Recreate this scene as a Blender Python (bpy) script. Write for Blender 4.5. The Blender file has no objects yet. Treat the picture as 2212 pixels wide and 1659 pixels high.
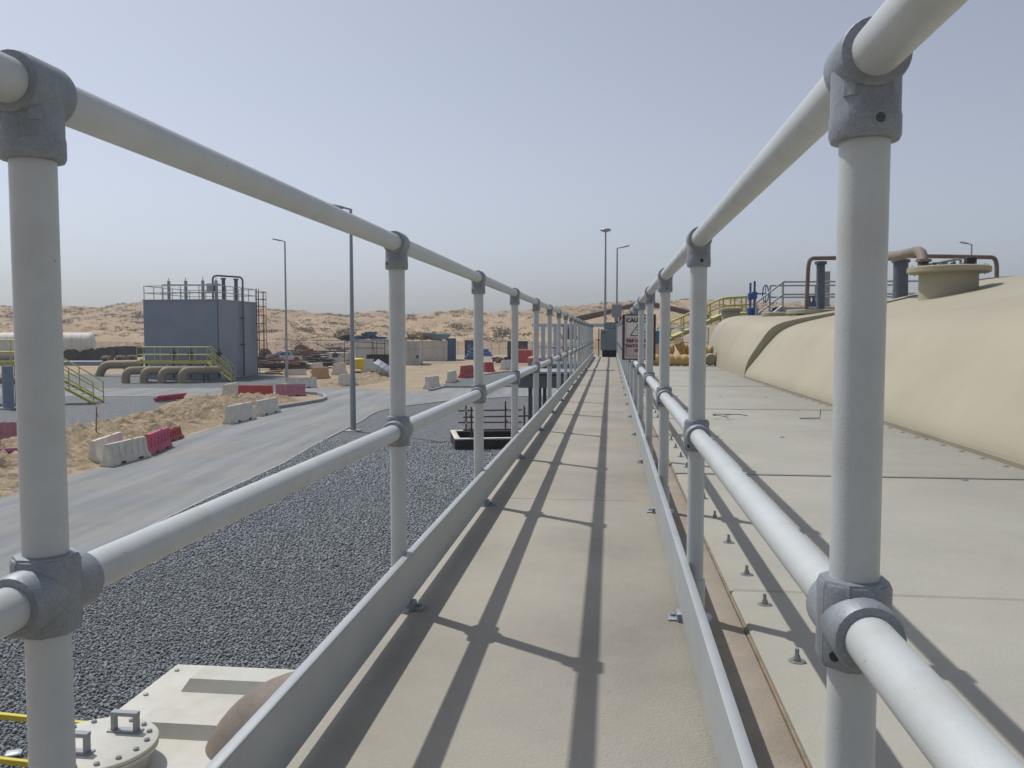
import bpy, bmesh, math, random
import numpy as np
from mathutils import Vector, Matrix, noise
random.seed(7)
R = math.radians
scene = bpy.context.scene
# ---------------------------------------------------------------- camera
F = 1850.0; CX, CY = 1106.0, 829.5; VPX, VPY = 1319.0, 720.0
PHI = math.atan((CY-VPY)/F); PSI = math.atan((VPX-CX)/F*math.cos(PHI))
CAMZ = 3.5; HAZE = .0006
cd = bpy.data.cameras.new('camera'); cam = bpy.data.objects.new('camera', cd)
scene.collection.objects.link(cam); scene.camera = cam
cd.sensor_width = 36; cd.lens = 36*F/2212; cd.clip_start = .05; cd.clip_end = 5000
cam.location = (0,0,CAMZ); cam.rotation_euler = (R(90)-PHI, 0, PSI)
# ---------------------------------------------------------------- light
SUN = Vector((-.53, .36, 1)).normalized()
EL = math.asin(SUN.z); AZ = math.atan2(SUN.x, SUN.y)
w = bpy.data.worlds.new('World'); scene.world = w; w.use_nodes = True
nt = w.node_tree; bg = nt.nodes['Background']
sky = nt.nodes.new('ShaderNodeTexSky'); sky.sky_type = 'NISHITA'; sky.sun_disc = False
sky.sun_elevation = EL; sky.sun_rotation = AZ; sky.air_density = 1.0; sky.dust_density = 1.5; sky.ozone_density = 6.5
hs = nt.nodes.new('ShaderNodeHueSaturation'); hs.inputs['Saturation'].default_value = .40
nt.links.new(sky.outputs[0], hs.inputs['Color'])
tn = nt.nodes.new('ShaderNodeMix'); tn.data_type = 'RGBA'; tn.blend_type = 'MULTIPLY'; tn.inputs[0].default_value = 1; tn.inputs[7].default_value = (1.0,1.005,1.045,1)
nt.links.new(hs.outputs[0], tn.inputs[6]); nt.links.new(tn.outputs[2], bg.inputs['Color'])
bg.inputs['Strength'].default_value = .10
sl = bpy.data.lights.new('sun', 'SUN'); sl.energy = 3.0; sl.angle = R(.6); sl.color = (1.0,.965,.91)
so = bpy.data.objects.new('sun', sl); scene.collection.objects.link(so)
so.rotation_euler = (-SUN).to_track_quat('-Z','Y').to_euler()
vs = scene.view_settings; vs.view_transform = 'Standard'; vs.look = 'None'; vs.gamma = 1; vs.exposure = .07
try: vs.use_curve_mapping = False
except Exception: pass
# ---------------------------------------------------------------- photo-to-world helpers
def ray(px, py):
    x = (px-CX)/F; u = -(py-CY)/F
    fh = math.cos(PHI)+u*math.sin(PHI); z = -math.sin(PHI)+u*math.cos(PHI)
    return Vector((-math.sin(PSI)*fh+math.cos(PSI)*x, math.cos(PSI)*fh+math.sin(PSI)*x, z)), fh
def g(px, py, z=0.0):
    d, fh = ray(px, py); t = (z-CAMZ)/d.z; return Vector((0,0,CAMZ))+d*t
def at(px, py, D):
    d, fh = ray(px, py); return Vector((0,0,CAMZ))+d*(D/fh)
def yv(Y, px, py):              # point of the view ray at world depth Y
    d, fh = ray(px, py); return Vector((0,0,CAMZ))+d*(Y/d.y)
# ---------------------------------------------------------------- materials
_a = g(292,1155); _b = g(673,966); stretch_angle = -math.atan2((_b-_a).y, (_b-_a).x)
def mat(name, col, rough=.6, metal=0.0, var=.12, scale=6.0, bump=0.0, bscale=40.0, col2=None, f2=.5, spec=.4, detail=6, obj_rand=0.0, contrast=None, stretch=False, chips=0, dust=None):
    m = bpy.data.materials.new(name); m.use_nodes = True; n = m.node_tree; L = n.links
    p = n.nodes['Principled BSDF']; p.inputs['Roughness'].default_value = rough; p.inputs['Metallic'].default_value = metal
    p.inputs['Specular IOR Level'].default_value = spec
    tc = n.nodes.new('ShaderNodeTexCoord')
    nz = n.nodes.new('ShaderNodeTexNoise'); nz.inputs['Scale'].default_value = scale; nz.inputs['Detail'].default_value = detail; nz.inputs['Roughness'].default_value = .65
    if stretch:
        vr = n.nodes.new('ShaderNodeVectorRotate'); vr.rotation_type = 'Z_AXIS'; vr.inputs['Angle'].default_value = stretch_angle
        vm = n.nodes.new('ShaderNodeVectorMath'); vm.operation = 'MULTIPLY'; vm.inputs[1].default_value = (.12,1.3,1)
        L.new(tc.outputs['Object'], vr.inputs['Vector']); L.new(vr.outputs[0], vm.inputs[0]); L.new(vm.outputs[0], nz.inputs['Vector'])
    else: L.new(tc.outputs['Object'], nz.inputs['Vector'])
    cr = n.nodes.new('ShaderNodeValToRGB'); e = cr.color_ramp.elements
    lo, hi = contrast or (.32, .68)
    e[0].position = lo; e[1].position = hi
    c = Vector(col); c2 = Vector(col2) if col2 else None
    e[0].color = (*(c*(1-var)), 1); e[1].color = (*((c2 if c2 else c*(1+var))), 1)
    L.new(nz.outputs['Fac'], cr.inputs['Fac'])
    out = cr.outputs['Color']
    # a fine second layer of grain
    n2 = n.nodes.new('ShaderNodeTexNoise'); n2.inputs['Scale'].default_value = bscale*2.3; n2.inputs['Detail'].default_value = 3
    L.new(tc.outputs['Object'], n2.inputs['Vector'])
    mr = n.nodes.new('ShaderNodeMapRange'); mr.inputs['From Min'].default_value = .3; mr.inputs['From Max'].default_value = .7
    mr.inputs['To Min'].default_value = 1-var*.8; mr.inputs['To Max'].default_value = 1+var*.8
    L.new(n2.outputs['Fac'], mr.inputs['Value'])
    mx = n.nodes.new('ShaderNodeVectorMath'); mx.operation = 'SCALE'
    L.new(out, mx.inputs[0]); L.new(mr.outputs[0], mx.inputs['Scale']); out = mx.outputs[0]
    if obj_rand:
        oi = n.nodes.new('ShaderNodeObjectInfo'); m3 = n.nodes.new('ShaderNodeMapRange')
        m3.inputs['To Min'].default_value = 1-obj_rand; m3.inputs['To Max'].default_value = 1+obj_rand
        L.new(oi.outputs['Random'], m3.inputs['Value'])
        m4 = n.nodes.new('ShaderNodeVectorMath'); m4.operation = 'SCALE'
        L.new(out, m4.inputs[0]); L.new(m3.outputs[0], m4.inputs['Scale']); out = m4.outputs[0]
    if dust:
        dn = n.nodes.new('ShaderNodeTexNoise'); dn.inputs['Scale'].default_value = dust[2]; dn.inputs['Detail'].default_value = 9; dn.inputs['Roughness'].default_value = .7; L.new(tc.outputs['Object'], dn.inputs['Vector'])
        dr = n.nodes.new('ShaderNodeMapRange'); dr.inputs['From Min'].default_value = .44; dr.inputs['From Max'].default_value = .72; dr.inputs['To Max'].default_value = dust[1]; L.new(dn.outputs['Fac'], dr.inputs['Value'])
        dm = n.nodes.new('ShaderNodeMix'); dm.data_type = 'RGBA'; dm.inputs[7].default_value = (*dust[0],1); L.new(dr.outputs[0], dm.inputs[0]); L.new(out, dm.inputs[6]); out = dm.outputs[2]
    if chips:
        ch = n.nodes.new('ShaderNodeTexNoise'); ch.inputs['Scale'].default_value = chips; ch.inputs['Detail'].default_value = 2; L.new(tc.outputs['Object'], ch.inputs['Vector'])
        cr2 = n.nodes.new('ShaderNodeValToRGB'); cr2.color_ramp.elements[0].position = .755; cr2.color_ramp.elements[1].position = .77; L.new(ch.outputs['Fac'], cr2.inputs['Fac'])
        mc = n.nodes.new('ShaderNodeMix'); mc.data_type = 'RGBA'; mc.inputs[7].default_value = (.10,.09,.08,1); L.new(cr2.outputs['Color'], mc.inputs[0]); L.new(out, mc.inputs[6]); out = mc.outputs[2]
        du = n.nodes.new('ShaderNodeTexNoise'); du.inputs['Scale'].default_value = 14; du.inputs['Detail'].default_value = 8; L.new(tc.outputs['Object'], du.inputs['Vector'])
        cr3 = n.nodes.new('ShaderNodeMapRange'); cr3.inputs['From Min'].default_value = .52; cr3.inputs['From Max'].default_value = .8; cr3.inputs['To Max'].default_value = .3; L.new(du.outputs['Fac'], cr3.inputs['Value'])
        md = n.nodes.new('ShaderNodeMix'); md.data_type = 'RGBA'; md.inputs[7].default_value = (.34,.29,.22,1); L.new(cr3.outputs[0], md.inputs[0]); L.new(out, md.inputs[6]); out = md.outputs[2]
    L.new(out, p.inputs['Base Color'])
    if bump:
        nb = n.nodes.new('ShaderNodeTexNoise'); nb.inputs['Scale'].default_value = bscale; nb.inputs['Detail'].default_value = 5
        L.new(tc.outputs['Object'], nb.inputs['Vector'])
        b = n.nodes.new('ShaderNodeBump'); b.inputs['Strength'].default_value = 1; b.inputs['Distance'].default_value = bump
        L.new(nb.outputs['Fac'], b.inputs['Height']); L.new(b.outputs[0], p.inputs['Normal'])
    return m
M = {}
M['paint'] = mat('pale_powder_coat', (.475,.505,.51), .42, 0, .06, 5, .0003, 300, spec=.45, chips=85)
M['galv'] = mat('galvanised_fitting', (.25,.275,.30), .55, .35, .14, 22, .0006, 130)
M['toe'] = mat('anodised_toe_board', (.40,.43,.44), .45, .25, .06, 5, .0002, 200)
M['socket'] = mat('dark_socket', (.02,.02,.025), .6)
M['deck'] = mat('gritty_deck', (.335,.315,.272), .9, 0, .15, 1.1, .002, 170, spec=.2, detail=12, dust=((.41,.36,.30),.5,3.1))
M['kerbcon'] = mat('gritty_ledge', (.36,.31,.25), .9, 0, .18, 3, .002, 170, spec=.2)
M['cover'] = mat('grp_cover', (.335,.328,.285), .7, 0, .10, 1.3, .0012, 90, spec=.3, detail=12, dust=((.40,.36,.30),.5,2.3))
M['dome'] = mat('grp_dome', (.35,.32,.235), .6, 0, .07, .6, .0006, 150, spec=.35)
M['dome_foot'] = mat('grp_dome_foot', (.25,.225,.165), .7, 0, .10, 2, .0006, 150)
M['seam'] = mat('dark_seam', (.035,.03,.025), .9)
M['sealant'] = mat('orange_sealant', (.27,.215,.15), .8, 0, .2, 12)
M['steel'] = mat('bolt_steel', (.33,.33,.33), .4, .7, .1, 30)
M['sand'] = mat('sand', (.34,.27,.19), .95, 0, .16, .6, .03, 9, col2=(.42,.34,.25), spec=.1)
M['dune'] = mat('dune_sand', (.36,.26,.165), .95, 0, .16, .05, .12, 1.3, col2=(.45,.335,.22), spec=.1, detail=9)
M['mound'] = mat('dug_sand', (.28,.215,.14), .95, 0, .3, 2.6, .09, 6, col2=(.40,.32,.225), spec=.1)
M['asphalt'] = mat('worn_asphalt', (.195,.21,.22), .92, 0, .12, .9, .003, 60, col2=(.29,.305,.31), spec=.2, detail=12, stretch=True, dust=((.36,.31,.235),.4,.35))
M['concrete'] = mat('concrete', (.38,.36,.33), .85, 0, .12, 2, .002, 60)
M['kerbgrey'] = mat('grey_kerb_concrete', (.31,.32,.32), .9, 0, .12, 2, .002, 60)
M['conc_dark'] = mat('tank_wall_concrete', (.20,.19,.18), .9, 0, .15, 1.2, .002, 40)
M['tank'] = mat('blue_grey_tank', (.205,.26,.335), .55, 0, .06, .9, .001, 20, dust=((.30,.29,.27),.35,.8))
M['steelgrey'] = mat('grey_steelwork', (.30,.32,.34), .5, .2, .1, 6)
M['darkgrey'] = mat('dark_pipework', (.10,.12,.15), .55, .1, .15, 6)
M['yellow'] = mat('pale_yellow_paint', (.46,.44,.13), .55, 0, .12, 6)
M['yellow2'] = mat('strong_yellow_paint', (.62,.50,.05), .5, 0, .1, 6)
M['pipe_buff'] = mat('dusty_buff_pipe', (.30,.26,.18), .75, 0, .12, 3, .002, 40)
M['pipe_brown'] = mat('dusty_brown_pipe', (.205,.17,.14), .7, 0, .22, 4, .0015, 60)
M['pipe_red'] = mat('brown_red_pipe', (.17,.115,.10), .65, 0, .2, 4)
M['lamp'] = mat('grey_lamp_pole', (.30,.33,.36), .5, .3, .08, 3)
M['bw'] = mat('white_plastic', (.64,.62,.55), .65, 0, .12, 3, .002, 30, dust=((.38,.30,.2),.5,4))
M['bred'] = mat('red_plastic', (.42,.055,.05), .55, 0, .18, 3, .002, 30)
M['bpink'] = mat('pink_plastic', (.50,.09,.16), .6, 0, .15, 3, .002, 30)
M['bfade'] = mat('faded_pink_plastic', (.42,.20,.24), .7, 0, .2, 3, .002, 30)
M['bmag'] = mat('magenta_plastic', (.45,.12,.26), .6, 0, .15, 3, .002, 30)
M['borange'] = mat('orange_concrete', (.50,.28,.15), .8, 0, .15, 3, .002, 30)
M['bcon'] = mat('pale_concrete_block', (.60,.56,.49), .85, 0, .12, 2, .003, 30)
M['bpanel'] = mat('white_grp_panel', (.54,.54,.49), .55, 0, .07, 3, .0008, 60, dust=((.42,.36,.27),.55,2.2))
M['contw'] = mat('container_white', (.56,.55,.50), .6, 0, .14, .9, dust=((.33,.24,.16),.45,1.6))
M['contb'] = mat('container_blue', (.05,.11,.24), .6, 0, .15, .9)
M['black'] = mat('black_scrap', (.03,.03,.034), .7, 0, .3, 3)
M['rust'] = mat('rust', (.17,.075,.05), .9, 0, .35, 5, .004, 20)
M['wood'] = mat('weathered_wood', (.26,.18,.11), .9, 0, .3, 8)
M['bluep'] = mat('blue_plastic', (.10,.22,.45), .5, 0, .2, 3)
M['scaf'] = mat('dark_scaffold_tube', (.09,.055,.06), .7, .2, .3, 6)
M['green'] = mat('green_grey_steel', (.13,.175,.185), .55, .1, .1, 3)
M['teal'] = mat('teal_box', (.04,.17,.23), .5)
M['duct'] = mat('tan_duct_fabric', (.52,.36,.14), .8, 0, .18, 9, .006, 25)
M['signred'] = mat('sign_frame_red', (.11,.05,.055), .7, 0, .2, 10)
M['signw'] = mat('sign_white', (.72,.68,.65), .5, 0, .05, 10)
M['signpink'] = mat('sign_pink', (.55,.40,.44), .5, 0, .08, 10)
M['signblk'] = mat('sign_black', (.025,.02,.022), .5)
M['signtext'] = mat('sign_maroon', (.09,.02,.03), .5)
M['bush'] = mat('dry_scrub', (.17,.14,.095), .95, 0, .35, 3, col2=(.27,.22,.15))
M['bluepaint'] = mat('blue_paint', (.04,.10,.28), .5, 0, .1, 5)
M['glass'] = mat('dark_glass', (.03,.05,.07), .15, 0, .05, 5, spec=.6)
M['stone'] = mat('grey_stone', (.26,.285,.302), .75, 0, .2, 30, .003, 60, obj_rand=.28, spec=.3)
M['crate'] = mat('light_sheet', (.50,.54,.58), .4, .2, .1, 5)
M['salmon'] = mat('salmon_cover', (.50,.20,.15), .7)

def gravel_mat():
    m = bpy.data.materials.new('gravel'); m.use_nodes = True; n = m.node_tree; L = n.links
    p = n.nodes['Principled BSDF']; p.inputs['Roughness'].default_value = .7
    tc = n.nodes.new('ShaderNodeTexCoord')
    v = n.nodes.new('ShaderNodeTexVoronoi'); v.inputs['Scale'].default_value = 24; L.new(tc.outputs['Object'], v.inputs['Vector'])
    cr = n.nodes.new('ShaderNodeValToRGB'); e = cr.color_ramp.elements
    e[0].color = (.045,.05,.055,1); e[1].color = (.165,.18,.192,1)
    sep = n.nodes.new('ShaderNodeSeparateColor'); L.new(v.outputs['Color'], sep.inputs[0]); L.new(sep.outputs[0], cr.inputs['Fac'])
    nz = n.nodes.new('ShaderNodeTexNoise'); nz.inputs['Scale'].default_value = 4; nz.inputs['Detail'].default_value = 8; nz.inputs['Roughness'].default_value = .8; L.new(tc.outputs['Object'], nz.inputs['Vector'])
    mr = n.nodes.new('ShaderNodeMapRange'); mr.inputs['From Min'].default_value = .3; mr.inputs['From Max'].default_value = .7; mr.inputs['To Min'].default_value = .5; mr.inputs['To Max'].default_value = 1.5; L.new(nz.outputs['Fac'], mr.inputs['Value'])
    s = n.nodes.new('ShaderNodeVectorMath'); s.operation = 'SCALE'; L.new(cr.outputs[0], s.inputs[0]); L.new(mr.outputs[0], s.inputs['Scale'])
    L.new(s.outputs[0], p.inputs['Base Color'])
    b = n.nodes.new('ShaderNodeBump'); b.invert = True; b.inputs['Distance'].default_value = .03; b.inputs['Strength'].default_value = 1
    L.new(v.outputs['Distance'], b.inputs['Height']); L.new(b.outputs[0], p.inputs['Normal'])
    return m
M['gravel'] = gravel_mat()
# ---------------------------------------------------------------- mesh builder
C = scene.collection
class MB:
    def __init__(s): s.v = []; s.f = []
    def add(s, vs, fs):
        o = len(s.v); s.v += [Vector(v) for v in vs]; s.f += [tuple(i+o for i in f) for f in fs]; return s
    def box(s, c, size, rz=0, rot=None, bev=0):
        hx, hy, hz = [q/2 for q in size]
        m = rot if rot else Matrix.Rotation(rz, 3, 'Z'); c = Vector(c)
        if bev <= 0:
            vs = [c+m@Vector((x*hx,y*hy,z*hz)) for z in (-1,1) for y in (-1,1) for x in (-1,1)]
            return s.add(vs, [(0,2,3,1),(4,5,7,6),(0,1,5,4),(2,6,7,3),(0,4,6,2),(1,3,7,5)])
        b = min(bev, hx*.9, hy*.9, hz*.9)
        vs = []
        prof = [(-hz, b), (-hz+b, 0), (hz-b, 0), (hz, b)]
        for z, ins in prof:
            x, y = hx-ins, hy-ins
            k = b*.7
            for px, py in ((x,-y+k),(x,y-k),(x-k,y),(-x+k,y),(-x,y-k),(-x,-y+k),(-x+k,-y),(x-k,-y)):
                vs.append(c+m@Vector((px,py,z)))
        fs = [tuple(range(7,-1,-1)), tuple(range(24,32))]
        for r in range(3):
            for i in range(8): fs.append((r*8+i, r*8+(i+1)%8, r*8+8+(i+1)%8, r*8+8+i))
        return s.add(vs, fs)
    def tube(s, p0, p1, r0, r1=None, n=12, cap=True):
        return s.path([p0, p1], r0, n, cap, r_end=r1)
    def path(s, pts, r, n=12, cap=True, r_end=None, radii=None):
        pts = [Vector(p) for p in pts]; k = len(pts); rings = []
        up = None
        for i, p in enumerate(pts):
            d = (pts[min(i+1,k-1)]-pts[max(i-1,0)]).normalized()
            if up is None:
                a = Vector((0,0,1)) if abs(d.z) < .9 else Vector((1,0,0)); up = (a-d*a.dot(d)).normalized()
            else: up = (up-d*up.dot(d)).normalized()
            sd = d.cross(up)
            rr = radii[i] if radii else (r if r_end is None else r+(r_end-r)*i/(k-1))
            if 0 < i < k-1:
                a1 = (pts[i]-pts[i-1]).normalized(); ca = max(.5, a1.dot(d)); 
            else: ca = 1
            rings.append([p+(up*math.cos(t)+sd*math.sin(t))*rr for t in [2*math.pi*j/n for j in range(n)]])
        vs = [v for ring in rings for v in ring]; fs = []
        for i in range(k-1):
            for j in range(n): fs.append((i*n+j, i*n+(j+1)%n, (i+1)*n+(j+1)%n, (i+1)*n+j))
        if cap: fs += [tuple(range(n-1,-1,-1)), tuple(range((k-1)*n, k*n))]
        return s.add(vs, fs)
    def lathe(s, prof, o=(0,0,0), n=24, axis='Z', start=0, m=None):
        o = Vector(o); vs = []; fs = []; k = len(prof)
        for (r, z) in prof:
            for j in range(n):
                t = 2*math.pi*j/n+start; v = Vector((r*math.cos(t), r*math.sin(t), z))
                if axis == 'X': v = Vector((v.z, v.x, v.y))
                if axis == 'Y': v = Vector((v.x, v.z, v.y))
                if m: v = m@v
                vs.append(o+v)
        for i in range(k-1):
            for j in range(n):
                q = (i*n+j, i*n+(j+1)%n, (i+1)*n+(j+1)%n, (i+1)*n+j)
                fs.append(q[::-1] if axis == 'Y' else q)
        fs += [tuple(range(n-1,-1,-1)), tuple(range((k-1)*n, k*n))]
        return s.add(vs, fs)
    def prism(s, poly, z0, z1):
        n = len(poly); vs = [(p[0],p[1],z0) for p in poly]+[(p[0],p[1],z1) for p in poly]
        fs = [tuple(range(n-1,-1,-1)), tuple(range(n,2*n))]+[(i,(i+1)%n,n+(i+1)%n,n+i) for i in range(n)]
        return s.add(vs, fs)
    def build(s, name, m, parent=None, world=False, angle=40, smooth=True, recalc=True):
        if not s.v: s.add([(0,0,0),(0.001,0,0),(0,.001,0)],[(0,1,2)])
        off = Vector((0,0,0)); vs = s.v
        if parent is not None and world:
            mi = (Matrix.Translation(parent.location)@parent.rotation_euler.to_matrix().to_4x4()).inverted()
            if parent.get('_pm'): pass
            vs = [mi@v for v in vs]
        me = bpy.data.meshes.new(name); me.from_pydata([tuple(v) for v in vs], [], s.f); me.validate()
        if recalc:
            b = bmesh.new(); b.from_mesh(me); bmesh.ops.recalc_face_normals(b, faces=b.faces); b.to_mesh(me); b.free()
        me.materials.append(M[m] if isinstance(m, str) else m)
        if smooth:
            me.shade_smooth(); me.set_sharp_from_angle(angle=R(angle))
        o = bpy.data.objects.new(name, me); C.objects.link(o)
        if parent is not None: o.parent = parent
        return o
def bend(pts, r, seg=6):
    """polyline with rounded corners"""
    pts = [Vector(p) for p in pts]; out = [pts[0]]
    for i in range(1, len(pts)-1):
        a = (pts[i-1]-pts[i]); b = (pts[i+1]-pts[i]); q = min(r, a.length*.49, b.length*.49)
        a = pts[i]+a.normalized()*q; b = pts[i]+b.normalized()*q
        for k in range(seg+1):
            t = k/seg; out.append(a*(1-t)**2+pts[i]*2*t*(1-t)+b*t*t)
    out.append(pts[-1]); return out
def tag(o, label=None, cat=None, group=None, kind=None):
    if label: o['label'] = label
    if cat: o['category'] = cat
    if group: o['group'] = group
    if kind: o['kind'] = kind
    return o
def thing(name, label, cat, loc=(0,0,0), rz=0, group=None):
    o = bpy.data.objects.new(name, None); C.objects.link(o); o.empty_display_size = .2
    o.location = loc; o.rotation_euler = (0,0,rz); return tag(o, label, cat, group)
def dup(o, parent=None):
    c = o.copy(); C.objects.link(c); c.parent = parent
    for ch in list(o.children): dup(ch, c)
    return c
def struct(o): o['kind'] = 'structure'; return o
def fbm(x, y, s=1.0, o=4):
    return noise.fractal(Vector((x*s, y*s, 3.7)), 1.0, 2.0, o)
# ================================================================= GROUND
mb = MB(); S = 2500
mb.add([(-S,-60,0),(S,-60,0),(S,S,0),(-S,S,0)], [(0,1,2,3)]); struct(mb.build('ground', 'sand', smooth=False))
def sheet(name, px, z, m, world=()):
    pts = [g(x, y) for x, y in px]+[Vector((a,b,0)) for a,b in world]
    mb = MB(); mb.add([(p.x,p.y,z) for p in pts], [tuple(range(len(pts)))])
    o = mb.build(name, m, smooth=False); struct(o)
    b = bmesh.new(); b.from_mesh(o.data)
    for f in b.faces:
        if f.normal.z < 0: f.normal_flip()
    bmesh.ops.triangulate(b, faces=b.faces); b.to_mesh(o.data); b.free(); return pts
# near kerb edge of main road (photo coords)
NEAR = [(292,1155),(450,1078),(610,1003),(673,966),(756,923),(785,908),(796,899),(815,890),(842,883),(881,877),(973,866),(1117,857)]
npts = [g(*p) for p in NEAR]
d0 = (npts[0]-npts[1]).normalized()
first = npts[0]+d0*9
east = npts[-1]+Vector((14,2.5,0))
# near gravel field
mb = MB(); poly = [first]+npts+[east, Vector((20,2,0)), Vector((-14,2,0))]
GP = [(p.x,p.y) for p in poly]
mb.add([(p.x,p.y,.004) for p in poly],[tuple(range(len(poly)))]); gf = struct(mb.build('gravel_ground', 'gravel', smooth=False))
def fixup(o):
    b = bmesh.new(); b.from_mesh(o.data)
    for f in b.faces:
        if f.normal.z < 0: f.normal_flip()
    bmesh.ops.triangulate(b, faces=b.faces); b.to_mesh(o.data); b.free()
fixup(gf)
# main road + back road: one asphalt sheet
FAR = [(154,1028),(234,1009),(361,957),(482,918),(551,901),(596,883),(660,874),(700,865),(703,860),(690,854.5),(661,852),(560,853),(397,856),(169,856)]
fpts = [g(*p) for p in FAR]
fd = (fpts[0]-fpts[1]).normalized()
back_low = g(-500,856); back_up = g(-500,838)
UP = [(169,838),(480,838),(686,838),(767,838),(820,843),(928,845),(942,842.5),(959,838),(1023,838),(1117,836)]
upts = [g(*p) for p in UP]
east2 = upts[-1]+Vector((16,1,0))
loop = [first+Vector((-4,-6,0)), first]+npts+[east]+[east2]+upts[::-1]+[back_up, back_low]+fpts[::-1]+[fpts[0]+fd*14]
mb = MB(); mb.add([(p.x,p.y,.009) for p in loop],[tuple(range(len(loop)))]); rd = struct(mb.build('road', 'asphalt', smooth=False)); fixup(rd)
# gravel fields behind
def field(name, pts, z=.005):
    mb = MB(); mb.add([(p.x,p.y,z) for p in pts],[tuple(range(len(pts)))]); o = struct(mb.build(name,'gravel',smooth=False)); fixup(o); return o
field('gravel_ground', [g(-500,856.5), g(397,856.5), g(345,878), g(317,896), g(234,907), g(149,926), g(0,945), g(-400,1000)])
field('gravel_ground', [g(-500,837), g(560,838), g(600,831), g(640,822), g(610,812), g(560,808), g(140,809), g(-500,806)])
field('gravel_ground', [g(944,841.5), g(959,837.5), g(1023,837.5), g(1117,835.5), g(1300,832), g(1300,790), g(1104,802), g(1047,810), g(996,818), g(959,830)])
# kerbs (real steps)
def kerb(pts, label, wdt=.12, h=.12):
    mb = MB(); pts = [Vector((p.x,p.y,0)) for p in pts]; k = len(pts)
    for i, p in enumerate(pts):
        d = (pts[min(i+1,k-1)]-pts[max(i-1,0)]).normalized(); sd = Vector((d.y,-d.x,0))*wdt/2
        mb.v += [p-sd, p+sd, p+sd+Vector((0,0,h)), p-sd+Vector((0,0,h))]
    for i in range(k-1):
        a = i*4; b = a+4
        for q in range(4): mb.f.append((a+q, a+(q+1)%4, b+(q+1)%4, b+q))
    mb.f += [(0,1,2,3),(4*k-4,4*k-1,4*k-2,4*k-3)]
    o = mb.build('kerb','kerbgrey', smooth=False); struct(o); return o
kerb([first]+npts+[east], '', .07, .035)
kerb([g(*p) for p in [(596,884),(650,875.5),(692,868),(703,863),(700,857),(688,853.5),(661,851.5),(600,852)]], '', .16, .16)
kerb([g(*p) for p in [(928,845),(942,842),(959,837.7),(1023,837.7),(1117,835.6),(1200,834)]], '', .16, .13)
kerb([back_low]+[g(169,856.6), g(395,856.4)], '', .12, .02)
kerb([back_up]+[g(169,837.6), g(480,837.6), g(560,838)], '', .12, .02)
kerb([g(1047,810), g(1075,806), g(1104,802), g(1140,798)], '', .14, .1)

# dug sand mounds
def inpoly(x, y, P):
    c = False; n = len(P); j = n-1
    for i in range(n):
        if (P[i][1] > y) != (P[j][1] > y) and x < (P[j][0]-P[i][0])*(y-P[i][1])/(P[j][1]-P[i][1])+P[i][0]: c = not c
        j = i
    return c
def edist(x, y, P):
    m = 1e9; n = len(P)
    for i in range(n):
        ax, ay = P[i]; bx, by = P[(i+1)%n]; dx, dy = bx-ax, by-ay; q = dx*dx+dy*dy
        t = max(0, min(1, ((x-ax)*dx+(y-ay)*dy)/q)) if q else 0
        m = min(m, math.hypot(x-ax-t*dx, y-ay-t*dy))
    return m
def mound(name, pts, res, H, fall, rough, m='mound', seed=0):
    P = [(p.x,p.y) for p in pts]; xs = [p[0] for p in P]; ys = [p[1] for p in P]
    nx = int((max(xs)-min(xs))/res)+2; ny = int((max(ys)-min(ys))/res)+2
    idx = {}; mb = MB()
    for i in range(nx):
        for j in range(ny):
            x = min(xs)+i*res; y = min(ys)+j*res
            x += (noise.noise(Vector((x*2,y*2,9)))*.3)*res; y += (noise.noise(Vector((x*2,y*2,19)))*.3)*res
            ins = inpoly(x, y, P); d = edist(x, y, P)
            if not ins and d > res*1.3: continue
            q = min(1, d/fall) if ins else 0; q = q*q*(3-2*q)
            n1 = fbm(x+seed, y, .45, 3); n2 = fbm(x+seed, y, 1.7, 4); n3 = fbm(x, y+seed, 5, 3)
            h = (H*(.55+.6*n1)+rough*(abs(n2)*.8+n3*.25))*q
            idx[i,j] = len(mb.v); mb.v.append(Vector((x, y, .012+max(0,h) if ins else -.02)))
    for i in range(nx-1):
        for j in range(ny-1):
            k = [(i,j),(i+1,j),(i+1,j+1),(i,j+1)]
            if all(q in idx for q in k): mb.f.append(tuple(idx[q] for q in k))
    o = mb.build(name, m, angle=180, recalc=False); struct(o); return o
mound('sand_mound', [g(-140,985), g(0,950), g(149,928), g(234,909), g(317,898), g(345,880), g(397,859), g(480,861), g(560,862), g(640,862), g(662,866), g(600,880), g(551,897), g(482,915), g(361,953), g(234,1002), g(154,1022), g(0,1080), g(-160,1150)], .14, .30, 1.5, .46)
mound('sand_mound', [g(690,826), g(720,818), g(800,806), g(870,806), g(860,818), g(800,830), g(740,840), g(690,836)], .22, .22, 1.5, .35, seed=7)
mound('gravel_mound', [g(520,842), g(560,833), g(625,833), g(640,842), g(600,848)], .25, .5, 1.6, .2, m='gravel', seed=4)
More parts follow.
